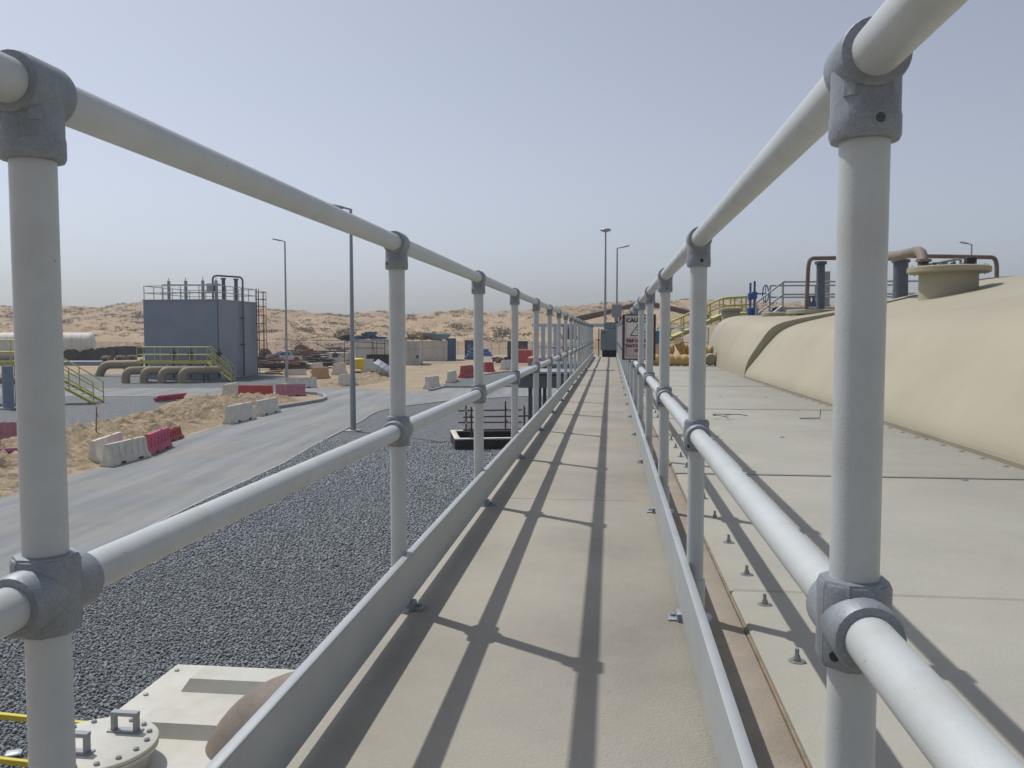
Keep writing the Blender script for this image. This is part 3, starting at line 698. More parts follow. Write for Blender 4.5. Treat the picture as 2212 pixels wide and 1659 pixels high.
# railings on the right side -------------------------------------------------
def poly_rail(t, pts, h, m, r=.025, post_step=1.3, mids=(.5,), toe=False, part='rail'):
    """railing along base pts; rails one mesh each, posts individually"""
    pts = [Vector(p) for p in pts]
    for f in (1.0,)+tuple(mids):
        MB().path(bend([p+Vector((0,0,h*f)) for p in pts],.12,4) if len(pts)>2 else [p+Vector((0,0,h*f)) for p in pts], r, 8).build('top_rail' if f==1.0 else 'mid_rail', m, t, world=True)
    for a, b in zip(pts, pts[1:]):
        L = (b-a).length; n = max(1, round(L/post_step))
        for k in range(n+1):
            if k == n and b is not pts[-1]: continue
            q = a.lerp(b, k/n); MB().tube(q, q+Vector((0,0,h)), r, n=8).build('post', m, t, world=True)
    if toe:
        for a, b in zip(pts, pts[1:]):
            d = b-a; mb = MB(); mb.add([a, b, b+Vector((0,0,.1)), a+Vector((0,0,.1))], [(0,1,2,3)]); 
            sd = Vector((d.y,-d.x,0)).normalized()*.01; mb.add([a+sd, b+sd, b+sd+Vector((0,0,.1)), a+sd+Vector((0,0,.1))], [(0,1,2,3)]); mb.build('kick_plate', m, t, world=True)
t = thing('service_platform', 'grey railed steel platform behind the domes, left of the near right post', 'platform', yv(23,1700,690))
Yp = 23.5
fz = yv(Yp,1700,663).z; hh = yv(Yp,1700,609).z-fz
x0 = yv(Yp,1690,663).x; x1 = yv(Yp,2010,663).x
MB().box(((x0+x1)/2,Yp+.9,fz-.06),(x1-x0,1.9,.12), bev=.01).build('floor','steelgrey',t,world=True)
poly_rail(t, [(x0,Yp,fz),(x1,Yp,fz)], hh, 'steelgrey', .024, 1.05, (.5,))
poly_rail(t, [(x0,Yp+1.8,fz),(x1,Yp+1.8,fz)], hh, 'steelgrey', .024, 1.4, (.5,))
a = yv(Yp,1632,675); a.z = fz-.55
poly_rail(t, [(a.x,Yp-.1,a.z),(x0,Yp-.05,fz)], hh, 'steelgrey', .024, .55, (.5,))
mb = MB(); mb.tube((a.x,Yp,a.z),(x0,Yp,fz),.05); mb.tube((a.x,Yp+.9,a.z),(x0,Yp+.9,fz),.05); mb.build('stringer','steelgrey',t,world=True)
mb = MB()
for k in range(5):
    q = (k+.5)/5; mb.box((a.x+(x0-a.x)*q,Yp+.45,a.z+(fz-a.z)*q+.05),(.26,.85,.03))
mb.build('step','steelgrey',t,world=True)
for k,xx in enumerate((x0+.3,x0+1.4,x0+2.6,x1-.2)): MB().box((xx,Yp+1.7,(fz+.0)/2+.9),(.12,.12,fz-1.9)).build('leg','steelgrey',t,world=True)
# valves on platform
for k, px in enumerate((1748,1757,1768)):
    b = yv(23.8,px,664); t = thing('valve', ['leftmost dark handwheel valve at the foot of the brown pipe','middle dark handwheel valve behind the grey railing','rightmost dark handwheel valve beside the dark column'][k], 'valve', b, 0, 'dark handwheel valves')
    MB().tube((0,0,0),(0,0,.3),.035).build('spindle','darkgrey',t); MB().lathe([(.07,-.1),(.09,-.05),(.09,.02),(.05,.06)],(0,0,.1),12).build('body','darkgrey',t)
    mb = MB(); ring = [(math.cos(q)*.09,math.sin(q)*.09,.3) for q in [2*math.pi*i/12 for i in range(13)]]; mb.path(ring,.012,6); mb.tube((-.09,0,.3),(.09,0,.3),.008); mb.build('handwheel','darkgrey',t)
# blue penstock valves
for k,(px,ytop,lab) in enumerate([(1620,611,'left blue penstock spindle beside the yellow stairs'),(1629,607,'right blue penstock spindle with a side handwheel')]):
    b = yv(24.5,px,688); tp = yv(24.5,px,ytop); H = tp.z-b.z
    t = thing('penstock', lab, 'valve', b, 0, 'blue penstock spindles')
    MB().tube((0,0,0),(0,0,H),.03,n=10).build('spindle','bluepaint',t)
    MB().box((0,0,H*.62),(.13,.16,.2),bev=.02).build('gearbox','bluepaint',t)
    MB().box((0,0,.15),(.16,.2,.3),bev=.02).build('base','bluepaint',t)
    if k:
        mb = MB(); ring = [(.3+math.sin(q)*.08,0,H*.66+math.cos(q)*.24) for q in [2*math.pi*i/18 for i in range(19)]]; mb.path(ring,.016,6); mb.tube((.22,0,H*.66),(.38,0,H*.66),.012); mb.tube((.3,0,H*.42),(.3,0,H*.9),.012); mb.tube((0,0,H*.66),(.3,0,H*.66),.02); mb.build('handwheel','bluepaint',t)
mb = MB(); a = yv(24.8,1632,690); b2 = yv(24.8,1700,672); mb.box(((a.x+b2.x)/2,24.9,(a.z+b2.z)/2),(b2.x-a.x,.5,b2.z-a.z),bev=.01); o = mb.build('channel_box','crate'); tag(o,'pale blue-grey steel channel box under the platform steps','box')
# yellow stair structure right of the walkway
t = thing('yellow_stairs', 'yellow steel stairs and landing climbing behind the far dome', 'stairs', yv(30,1500,745))
Yy = 29.5
A = yv(Yy,1448,733); B = yv(Yy,1562,681); Cc = yv(Yy,1632,677)
rh = yv(Yy,1448,696).z-A.z
for dy in (0,1.0):
    d = Vector((0,dy,0))
    MB().path(bend([A+d+Vector((0,0,rh)),B+d+Vector((0,0,rh)),Cc+d+Vector((0,0,rh))],.2),.028,8).build('top_rail','yellow',t,world=True)
    MB().path(bend([A+d+Vector((0,0,rh*.55)),B+d+Vector((0,0,rh*.55)),Cc+d+Vector((0,0,rh*.55))],.2),.022,8).build('mid_rail','yellow',t,world=True)
    mb = MB(); mb.tube(A+d, B+d, .08, n=6); mb.tube(B+d, Cc+d, .08, n=6); mb.build('stringer','yellow',t,world=True)
    for q in (0,.25,.5,.75,1.0):
        p = A.lerp(B,q)+d; MB().tube(p,p+Vector((0,0,rh)),.025,n=8).build('post','yellow',t,world=True)
    for q in (.35,.7,1.0):
        p = B.lerp(Cc,q)+d; MB().tube(p,p+Vector((0,0,rh)),.025,n=8).build('post','yellow',t,world=True)
for k in range(10):
    p = A.lerp(B,(k+.5)/10)+Vector((0,.5,.0)); MB().box(p,(.22,.95,.03)).build('tread','yellow',t,world=True)
MB().box((B+Cc)/2+Vector((0,.5,-.02)),((Cc-B).x,.96,.04)).build('landing','yellow',t,world=True)
for p in (A+Vector((.0,.1,0)),B,Cc): MB().box((p.x,p.y+.5,(p.z+2.3)/2-.1),(.1,.1,max(.2,p.z-2.1))).build('leg','yellow',t,world=True)
# a horizontal yellow-white rail in front of it
o = thing('guard_rail','thin pale guard rail behind the flexible ducts','guard rail',(2.0,25.2,ZD))
a = yv(25.2,1420,708); b = yv(25.2,1530,708)
MB().tube(a,b,.022).build('top_rail','paint',o,world=True); MB().tube(a-Vector((0,0,.42)),b-Vector((0,0,.42)),.022).build('mid_rail','paint',o,world=True)
for q in (0,.5,1): p = a.lerp(b,q); MB().tube((p.x,p.y,ZD),p,.022).build('post','paint',o,world=True)
# sloping brown pipes beyond
o = MB().path([at(1236,689,60),at(1310,673,60),at(1378,656,60)],.16,12).build('inclined_pipe','pipe_red'); tag(o,'long brown pipe sloping up to the right behind the walkway end','pipe',None)
o = MB().path([at(1385,664,60.4),at(1340,667,60.4),at(1300,681,60.4),at(1240,695,60.4)],.09,10).build('inclined_pipe','pipe_brown'); tag(o,'thinner lower brown pipe under the sloping one','pipe')
o = MB().path([at(1396,655,60),at(1440,664,60),at(1500,678,60),at(1530,685,60)],.19,12).build('inclined_pipe','pipe_red'); tag(o,'brown pipe sloping down to the right behind the caution sign','pipe')
mb = MB()
for px,py in ((1255,688),(1340,668),(1387,657),(1440,664),(1495,678)):
    p = at(px,py,60); mb.box((p.x,p.y+.3,p.z/2),(.18,.18,p.z))
o = thing('pipe_trestle','dark steel trestle posts carrying the sloping brown pipes','pipe support',at(1387,800,60))
mb.build('post','darkgrey',o,world=True)
# flexible ducts on covers
def duct(a, b, r, lab, sag=0):
    t = thing('flexible_duct', lab, 'duct', a, 0, 'yellow flexible ducts on the covers'); n = 44; mb = MB(); rad = []; pts = []
    a = Vector(a); b = Vector(b); 
    for i in range(n+1):
        q = i/n; p = a.lerp(b,q); p.z += math.sin(q*math.pi)*sag; p.y += math.sin(q*5)*.03; pts.append(p); rad.append(r*(.80+.22*abs(math.sin(q*math.pi*7))**.6))
    mb.path(pts, r, 18, True, radii=rad); mb.build('duct','duct',t,world=True,angle=80)
    for e in (pts[0],pts[-1]):
        d = (b-a).normalized(); MB().path([e-d*.02,e+d*.02],r*1.0,18).build('end_ring','wood',t,world=True)
    return t
dz = ZD+.02
p0 = g(1408,788,dz); p1 = g(1512,788,dz); r_=.145
duct((p0.x,22.3,dz+r_),(p1.x,22.3,dz+r_),r_,'long ribbed yellow flexible duct lying across the far cover panels')
p0 = g(1462,780,dz); duct((p0.x,22.65,dz+.42),(p0.x+.62,22.5,dz+.38),.12,'crumpled yellow duct piled on top of the long one')
p0 = g(1446,780,dz); duct((p0.x,22.8,dz+.62),(p0.x+.2,23.2,dz+.3),.12,'short upright yellow duct end left of the pile')
p0 = g(1408,780,dz); duct((p0.x,22.7,dz+.42),(p0.x+.35,22.9,dz+.40),.14,'orange-brown duct bundle seen between two posts')
t = thing('blower', 'round brown blower housing at the right end of the long yellow duct','blower',(g(1527,788,dz).x,22.3,dz))
MB().lathe([(.0,-.14),(.12,-.14),(.155,-.08),(.16,0),(.155,.08),(.12,.14),(0,.14)],(0,0,.17),24,axis='Y').build('housing','pipe_buff',t)
MB().box((.14,0,.08),(.05,.26,.16)).build('foot','pipe_brown',t)
t = thing('utility_box','teal box standing behind the caution sign','box',(yv(24,1419,760).x,24,ZD))
MB().box((0,0,.62),(.34,.4,.62),bev=.02).build('body','teal',t); MB().box((0,0,.17),(.3,.3,.34)).build('stand','darkgrey',t)
# ================================================================= BELOW THE WALKWAY, bottom left
cr = g(383,1434,1.515); lc = Vector((cr.x+1.02, cr.y-1.96, 1.5))
t = thing('tank_cover', 'white ribbed tank cover below the walkway at bottom left', 'tank cover', lc)
MB().box((-.0,0,-.35),(1.98,3.86,.68),bev=.01).build('base','bpanel',t)
MB().box((-.0,0,0),(2.04,3.92,.03),bev=.006).build('lid','bpanel',t)
for y in (g(520,1482,1.55).y-lc.y+.09, g(480,1581,1.55).y-lc.y+.09, -.4, -1.2):
    mb = MB(); mb.add([(-.80,y-.12,.016),(.9,y-.12,.016),(.9,y+.16,.016),(-.80,y+.16,.016),(-.76,y-.09,.08),(.9,y-.09,.08),(.9,y+.08,.08),(-.76,y+.08,.08)],[(0,1,5,4),(1,2,6,5),(2,3,7,6),(3,0,4,7),(4,5,6,7)]); mb.build('rib','bpanel',t)
for k in range(12):
    MB().lathe([(.014,0),(.014,.008),(.001,.011)],(-.97,-1.88+k*.34,.015),10).build('bolt','steelgrey',t)
for k in range(5): MB().lathe([(.014,0),(.014,.008),(.001,.011)],(-.8+k*.38,1.91,.015),10).build('bolt','steelgrey',t)
mc = g(206,1612,1.62); r_ = .268
t = thing('manhole', 'round bolted manhole lid with two square handles on the white tank cover', 'manhole', (mc.x,mc.y,1.516))
MB().lathe([(r_-.04,0),(r_-.04,.085)],n=40).build('neck','bpanel',t)
MB().lathe([(0,.085),(r_,.085),(r_,.10),(r_-.004,.101)],n=48).build('flange','bpanel',t)
MB().lathe([(0,.104),(r_,.104),(r_,.118),(r_-.006,.122),(0,.124)],n=48).build('lid','bpanel',t)
for k in range(16):
    a = 2*math.pi*(k+.5)/16; MB().lathe([(.013,0),(.013,.009),(.007,.014),(0,.014)],(math.cos(a)*(r_-.04),math.sin(a)*(r_-.04),.122),10).build('bolt','steelgrey',t)
for (hx,hy) in ((.075,.12),(-.03,-.10)):
    mb = MB(); mb.box((hx-.055,hy,.16),(.018,.03,.09)); mb.box((hx+.055,hy,.16),(.018,.03,.09)); mb.box((hx,hy,.208),(.13,.034,.018)); mb.box((hx,hy,.127),(.16,.05,.006)); mb.build('handle','steelgrey',t)
o = thing('duct_elbow','dusty brown pipe elbow curving into the walkway wall at bottom left','pipe',(-1.70,3.90,1.39))
mb = MB(); pts = [(0,0,-.3),(0,0,-.2)]
for k in range(1,17):
    a = k/16*math.pi/2; pts.append((.34-.34*math.cos(a),0,-.10+.30*math.sin(a)))
pts.append((1.0,0,.20)); mb.path(pts,.285,40); mb.build('elbow','pipe_brown',o)
t = thing('yellow_guardrail','low yellow guard rail on the gravel behind the white tank cover','guard rail',(-4,5.6,0))
a = g(-60,1540,.92); b = g(212,1568,.92)
d = (b-a)
for z in (0,-.31):
    mb = MB(); c = (a+b)/2+Vector((0,0,z)); mb.box(c,(d.length,.03,.042),rz=math.atan2(d.y,d.x),bev=.004); mb.build('top_rail' if z==0 else 'mid_rail','yellow2',t,world=True)
for q in (.08,.52,.97): p = a.lerp(b,q); MB().box((p.x,p.y+.03,p.z/2),(.045,.03,p.z),bev=.004).build('post','yellow2',t,world=True)
o = MB().box(g(30,1640)+Vector((0,0,.05)),(.12,.09,.03),rz=.5,bev=.01).build('litter','crate'); tag(o,'small piece of white litter on the gravel by the yellow rail','litter')
# ================================================================= SUMP WITH SCAFFOLD
a = g(983,974); b = g(1150,971); c = g(1011,946.5); 
u = (b-a).normalized(); vdir = Vector((-u.y,u.x,0)); L = (b-a).length; Dp = 2.3
t = thing('sump_pit', 'dark rectangular sump kerb ringed by scaffold tubes on the gravel', 'sump', a, math.atan2(u.y,u.x))
mb = MB()
for (x,y,sx,sy) in ((L/2,.08,L,.16),(L/2,Dp-.08,L,.16),(.08,Dp/2,.16,Dp-.32),(L-.08,Dp/2,.16,Dp-.32)): mb.box((x,y,.16),(sx,sy,.32))
mb.build('kerb_wall','black',t)
mb = MB()
for (x,y,sx,sy) in ((L/2,.08,L,.17),(L/2,Dp-.08,L,.17),(.08,Dp/2,.17,Dp-.34),(L-.08,Dp/2,.17,Dp-.34)): mb.box((x,y,.345),(sx,sy,.045),bev=.008)
mb.build('coping','bcon',t)
MB().box((L/2,Dp/2,.04),(L-.3,Dp-.3,.05)).build('floor','darkgrey',t)
t2 = thing('scaffold_guard', 'rusty scaffold tube guard around the sump pit', 'scaffold', a, math.atan2(u.y,u.x))
for x in (.5,2.1,L-.55):
    for y in (.1,Dp-.15): MB().tube((x,y,.36),(x,y,1.3),.026,n=8).build('standard','scaf',t2)
for z in (.62,1.0):
    for y in (.06,Dp-.11): MB().tube((-.05+.3,y,z),(L,y,z+random.uniform(-.02,.02)),.024,n=8).build('ledger','scaf',t2)
    for x in (.46,L-.5): MB().tube((x,-.1,z+.04),(x,Dp+.1,z+.04),.024,n=8).build('transom','scaf',t2)
# ================================================================= GREEN PLANT SKID left of the walkway
t = thing('plant_skid', 'green-grey raised steel plant skid on columns left of the walkway', 'skid', (-2.0,31.5,0))
MB().box((0,0,1.86),(2.3,4.6,.46),bev=.02).build('tank','green',t)
MB().box((.0,0,2.16),(2.6,4.9,.09),bev=.01).build('deck','steelgrey',t)
MB().box((.1,1.5,2.30),(2.0,2.8,.18),bev=.02).build('upper_tray','green',t)
for x in (-.75,-.55,.9):
    for y in (-2.0,1.9): MB().box((x,y,.82),(.13,.13,1.62)).build('leg','darkgrey',t)
for z in (.5,1.0,1.4): MB().tube((.1,-2.1,z),(1.1,-2.1,z),.05,n=8).build('pipe','steelgrey',t)
MB().path(bend([(-.2,-2.2,.1),(-.2,-2.2,1.2),(.4,-2.2,1.3),(.4,-2.2,.6),(1,-2.2,.6)],.15),.04,8).build('hose','crate',t)
t = thing('lifting_gantry', 'pale grey lifting gantry frame standing on the green skid', 'gantry', (-2.35,34.5,2.2))
for x in (-.35,.15): MB().box((x,0,.78),(.16,.16,1.56)).build('column','crate',t)
MB().box((1.2,0,1.62),(4.0,.14,.14)).build('beam','crate',t); MB().box((.3,0,.78),(2.2,.3,.06)).build('shelf','crate',t)
mb = MB(); mb.tube((.2,0,1.45),(.62,0,.8),.06); mb.tube((.62,0,.8),(.62,0,.0),.06); mb.build('brace','crate',t)
MB().box((.75,0,1.3),(.5,.3,.5),bev=.05).build('hoist','darkgrey',t)
t = thing('meter_rack', 'rack of small gauges and pipes seen between the far left posts','rack',(-1.15,27.5,ZD-.3))
for x in (-.35,0,.3): MB().tube((x,0,0),(x,0,1.45),.03).build('upright','steelgrey',t)
for k in range(8):
    MB().lathe([(.06,-.02),(.06,.02)],(random.choice((-.3,-.1,.1,.28)),-.05,.35+k*.13),12,axis='Y').build('gauge','black',t)
MB().tube((-.6,0,1.42),(.6,0,1.42),.03).build('top_bar','steelgrey',t); MB().tube((-.9,0,.7),(.6,0,.7),.03).build('mid_bar','steelgrey',t)
# ================================================================= BARRIERS
def barrier(x0, y0, x1, y1, hpx, m, lab, style='plastic', tilt=0, ribs=True, lie=False):
    a = g(x0,y0); b = g(x1,y1); c = (a+b)/2; L = max(.7,(b-a).length); rz = math.atan2((b-a).y,(b-a).x); D = c.dot(Vector((-math.sin(PSI),math.cos(PSI),0)))
    h = hpx*D/F; zc = c.z
    if L > 2.3: L = 2.3
    t = thing('traffic_barrier' if style=='plastic' else 'concrete_barrier', lab, 'barrier', (c.x,c.y,.01), rz, 'plastic barriers along the roads' if style=='plastic' else 'concrete barriers in the yard')
    wb, wm, wt = .22*h/.7, .12*h/.7, .075*h/.7
    hl = L/2
    prof = [(0,wb,0),(.12*h,wb,0),(.30*h,wm,.10),(.94*h,wt,.12),(h,wt*.7,.14)]
    mb = MB(); n = 12
    for (z, wd, ins) in prof:
        for k in range(n+1): mb.v.append(Vector((-hl+ins*.35+(2*hl-ins*.7)*k/n, -wd, z)))
        for k in range(n,-1,-1): mb.v.append(Vector((-hl+ins*.35+(2*hl-ins*.7)*k/n, wd, z)))
    m_ = 2*(n+1)
    for r in range(len(prof)-1):
        for k in range(m_):
            q = (r*m_+k, r*m_+(k+1)%m_, (r+1)*m_+(k+1)%m_, (r+1)*m_+k)
            mb.f.append(q)
    mb.f.append(tuple(range(m_))[::-1]); mb.f.append(tuple(range((len(prof)-1)*m_, len(prof)*m_)))
    rot = Matrix.Rotation(tilt,4,'X')
    if lie: rot = Matrix.Translation((0,0,wb*.9))@Matrix.Rotation(lie,4,'X')
    mb.v = [rot@v for v in mb.v]
    mb.build('body', m, t)
    if style == 'plastic' and ribs:
        for s in (-1,1):
            for k in range(6):
                x = -hl*.78+hl*1.56*k/5; mr = MB(); 
                y0_ = wm+.006; y1_ = wt+.012
                mr.add([Vector(v) for v in ((x-.035,s*(wm-.01),.34*h),(x+.035,s*(wm-.01),.34*h),(x+.03,s*(wt-.005),.88*h),(x-.03,s*(wt-.005),.88*h),(x-.02,s*(y0_+.018),.37*h),(x+.02,s*(y0_+.018),.37*h),(x+.018,s*(y1_+.016),.85*h),(x-.018,s*(y1_+.016),.85*h))],[(0,1,5,4),(1,2,6,5),(2,3,7,6),(3,0,4,7),(4,5,6,7)])
                mr.v = [rot@v for v in mr.v]; mr.build('rib', m, t)
    if style == 'plastic':
        for s in (-1,1):
            for x in (-hl*.45, hl*.45):
                q = MB(); q.box((x,s*(wb-.008),.05*h+.015),(.22,.03,.1*h)); q.v = [rot@v for v in q.v]; q.build('lifting_slot','socket',t)
        q = MB(); q.lathe([(.035,0),(.035,.02),(0,.02)],(hl*.3,0,h),12); q.v = [rot@v for v in q.v]; q.build('filler_cap', m, t)
    return t
barrier(192,1005,268,974,46,'bw','rear white plastic barrier overlapping another on the near road edge', ribs=False)
barrier(229,1009,314,986,46,'bw','front white plastic barrier at the near left end of the row by the road')
barrier(312,985,359,964,44,'bpink','bright pink plastic barrier next to the two white ones by the road', tilt=.12)
barrier(357,957,391,946,26,'bred','low red barrier behind the bright pink one', tilt=-.1)
barrier(487,917.5,547,903,37,'bw','cream plastic barrier standing alone on the sand side of the road', ribs=False)
barrier(553,900,598,889,32,'bw','cream plastic barrier just left of the rounded kerb end', ribs=False)
barrier(515,861,590,862,29,'bred','deep red plastic barrier on the sand island', ribs=False)
barrier(484,859,512,853,27,'bw','white barrier seen end-on left of the deep red one')
barrier(594,856.5,661,855,26,'bfade','faded pink barrier on the sand island beside the kerb tip')
barrier(618,839,686,838,23,'bw','long white barrier at the foot of the second lamp post', ribs=False)
barrier(728,837,771,831,26,'bw','white barrier right beside the tall lamp post', ribs=False)
barrier(675,819,709,817,24,'borange','orange-stained block on the sand behind the white barriers', style='c')
barrier(708,812,757,806,25,'bcon','long pale concrete block with drain notches right of the orange one', style='c')
barrier(662,808,708,802,21,'bcon','pale concrete block behind the orange one', style='c')
barrier(612,811,662,810,13,'bcon','low beige concrete block at the scrap yard edge', style='c')
barrier(921,841,946,837,26,'bw','small white barrier nearest the gravel kerb corner', ribs=False)
barrier(963,829,989,822,24,'bw','white barrier between the small white and the red one, on sandy ground', ribs=False)
barrier(997,817,1020,814,26,'bred','red barrier left of the third left handrail post')
barrier(1046,804,1065,803,21,'bred','dark red barrier right of the third left handrail post')
barrier(1084,799,1106,797,20,'bw','white barrier next to the dark red one near the yard', ribs=False)
barrier(1042,784,1074,785,14,'bw','white ribbed barrier in front of the blue stack')
barrier(330,870,397,862,15,'bpink','crimson barrier toppled on the far gravel', lie=.9)
barrier(-45,954,40,951,40,'bfade','faded red barrier cut by the left picture edge')
barrier(-60,1005,42,998,44,'bmag','magenta barrier fallen over on the sand at the left edge', lie=1.1)
t = thing('wooden_stake','thin wooden stake stuck in the sand mound','stake',g(207,950))
mb = MB(); mb.tube((0,0,-.1),(.06,0,1.1),.03,.02,6); mb.build('stake','wood',t); MB().tube((.03,0,.95),(.12,0,.75),.015,n=5).build('tape','bfade',t)
# ================================================================= BLUE-GREY TANK
F0 = g(313.5,818.3); K = g(474,820.4); E = g(558,810.3)
U = (F0-K); V = (E-K); HT = 6.0
t = thing('storage_tank', 'tall blue-grey square storage tank with railings on its roof', 'tank', K)
def uv(u_, v_, z): return K+U*u_+V*v_+Vector((0,0,z))
def ubox(mb, u0,u1,v0,v1,z0,z1):
    mb.add([uv(a,b,z) for z in (z0,z1) for b in (v0,v1) for a in (u0,u1)], [(0,2,3,1),(4,5,7,6),(0,1,5,4),(2,6,7,3),(0,4,6,2),(1,3,7,5)])
mb = MB(); ubox(mb,0,1,0,1,0,HT); mb.build('wall','tank',t,world=True)
mb = MB(); ubox(mb,-.01,1.01,-.01,1.01,HT,HT+.07); mb.build('roof','steelgrey',t,world=True)
mb = MB(); mb.tube(uv(.0,-.004,.1),uv(.0,-.004,HT),.05,n=8); mb.build('corner_pipe','darkgrey',t,world=True)
for q in (.035,.5,.965): pass
poly_rail(t, [uv(.98,.98,HT+.07),uv(1.0,.02,HT+.07),uv(.01,.02,HT+.07),uv(.01,.98,HT+.07),uv(.98,.98,HT+.07)], 1.05, 'steelgrey', .03, 1.5, (.5,))
o = MB().path(bend([uv(-.03,.56,.05),uv(-.03,.56,HT+1.95),uv(.235,.3,HT+2.0),uv(.235,.3,HT+.1)],.35),.075,10).build('loop_pipe','darkgrey',t,world=True)
for z in (2.6,4.7): MB().box(uv(-.02,.56,z),(.4,.3,.12)).build('pipe_clamp','darkgrey',t,world=True)
for (a_,b_) in ((.13,.37),(.03,.5)):
    MB().tube(uv(a_,b_,HT),uv(a_,b_,HT+1.75),.14,n=12).build('vent_stack','darkgrey',t,world=True)
    MB().tube(uv(a_,b_,HT+1.7),uv(a_,b_,HT+1.82),.2,n=12).build('stack_cap','darkgrey',t,world=True)
MB().tube(uv(.93,.3,HT+1.32),uv(.13,.3,HT+1.27),.08,n=10).build('header_pipe','steelgrey',t,world=True)
for a_ in (.83,.595,.36,.18):
    MB().tube(uv(a_,.28,HT),uv(a_,.28,HT+1.6),.12,n=10).build('riser','steelgrey',t,world=True)
    MB().tube(uv(a_,.28,HT+1.6),uv(a_,.28,HT+1.85),.03,n=6).build('spindle','steelgrey',t,world=True)
    mb = MB(); mb.box(uv(a_,.26,HT+.65),(1.1,.6,.06),rz=math.atan2(U.y,U.x)); mb.build('platform','steelgrey',t,world=True)
MB().box(uv(.24,.26,HT+1.0),(.5,.4,.7),rz=math.atan2(U.y,U.x)).build('motor','steelgrey',t,world=True)
# caged ladder
lp = uv(-.02,.97,0); dr = (-U).normalized()
mb = MB(); sd = V.normalized()*.22; base = uv(-.015,.94,0)
for s in (-1,1): mb.tube(base+dr*.15+sd*s+Vector((0,0,.2)),base+dr*.15+sd*s+Vector((0,0,HT+1.2)),.035,n=6)
for k in range(24): z = .4+k*.28; mb.tube(base+dr*.15-sd+Vector((0,0,z)),base+dr*.15+sd+Vector((0,0,z)),.018,n=5)
mb.build('ladder','darkgrey',t,world=True)
mb = MB()
for a_ in (-1.2,-.5,.5,1.2):
    o_ = dr*(.15+.75*math.cos(a_))+V.normalized()*.5*math.sin(a_); mb.tube(base+o_+Vector((0,0,2.2)),base+o_+Vector((0,0,HT+.95)),.025,n=5)
for z in (2.2,2.9,3.6,4.3,5.0,5.7,6.3,6.9):
    mb.path([base+dr*(.15+.75*math.cos(q))+V.normalized()*.5*math.sin(q)+Vector((0,0,z)) for q in (-1.5,-1,-.5,0,.5,1,1.5)],.03,5)
mb.build('ladder_cage','rust',t,world=True)
# yellow platforms with stairs
def platform(lab, D, x0, x1, yfoot_x, zf, rh, dep, foot_px=None, col='yellow', valves=()):
    a = at(x0,VPY,D); b = at(x1,VPY,D); u = (b-a); u.z = 0; un = u.normalized(); vn = Vector((-un.y,un.x,0)); L = u.length
    t = thing('access_platform', lab, 'access platform', (a.x,a.y,0), math.atan2(un.y,un.x), 'yellow access platforms')
    MB().box((L/2,dep/2,zf-.05),(L,dep,.1)).build('floor',col,t)
    for y in (.04,dep-.04):
        MB().box((L/2,y-.05 if y<1 else y+.05,zf+.03),(L,.02,.16)).build('kick_plate',col,t)
        for f,nm in ((1,'top_rail'),(.5,'mid_rail')): MB().tube((0,y,zf+rh*f),(L,y,zf+rh*f),.035,n=8).build(nm,col,t)
        n = max(2,round(L/1.2))
        for k in range(n+1): MB().tube((L*k/n,y,zf),(L*k/n,y,zf+rh),.03,n=6).build('post',col,t)
    for f,nm in ((1,'top_rail'),(.5,'mid_rail')): MB().tube((0,.04,zf+rh*f),(0,dep-.04,zf+rh*f),.03,n=6).build(nm,col,t)
    c = at(yfoot_x,VPY,D); run = (c-b).dot(un)
    for y in (.08,dep-.08):
        MB().path([(L,y,zf-.05),(L+run,y,.08)],.09,6).build('stringer',col,t)
        for f,nm in ((1,'stair_rail'),(.5,'stair_rail')): MB().path([(L,y,zf+rh*f),(L+run,y,rh*f*.95),],.032,8).build(nm,col,t)
        for q in (.33,.66,1): MB().tube((L+run*q,y,zf*(1-q)),(L+run*q,y,zf*(1-q)+rh*.97),.03,n=6).build('post',col,t)
    n = max(4,round(zf/.2))
    for k in range(n): MB().box((L+run*(k+.5)/n,dep/2,zf*(1-(k+.5)/n)),(.26,dep-.2,.04)).build('tread','steelgrey',t)
    for x in (.3,L-.3):
        for y in (.15,dep-.15): MB().box((x,y,(zf-.1)/2),(.14,.14,zf-.1)).build('leg','darkgrey',t)
    return t
platform('yellow access platform with stairs in front of the blue-grey tank', 61.5, 294, 446, 497, 1.42, 1.08, 1.1)
platform('yellow access platform cut by the left edge, its stairs behind the near post', 42, -260, 42, 196, 2.0, 1.15, 1.2)
for k in range(3):
    b = at((373,410,482-10)[k]-(0,0,0)[k],VPY,62.6); b.z = 1.42; t = thing('valve_actuator', ['left dark valve actuator on the platform by the tank','middle dark valve actuator on the platform by the tank','right dark valve actuator on the platform by the tank'][k],'valve',b,0,'valve actuators on the yellow platform')
    b.x -= 0
    MB().tube((0,0,-1.2),(0,0,1.0),.09).build('column','darkgrey',t); MB().box((0,0,.55),(.34,.34,.3),bev=.05).build('actuator','black',t); MB().lathe([(.2,-.02),(.2,.02)],(0,0,.85),12).build('handwheel','darkgrey',t)
# grey support column far left
o = thing('steel_column','thick blue-grey steel column under the left platform','column',g(19,884)); MB().tube((0,0,0),(0,0,2.0),.24,n=16).build('shaft','tank',o); MB().box((0,0,.04),(.8,.8,.08)).build('base_plate','steelgrey',o)
o = MB().path([at(-60,820,41),at(60,822,41)],.18,12).build('low_pipe','pipe_brown'); tag(o,'brown pipe under the left yellow platform','pipe')
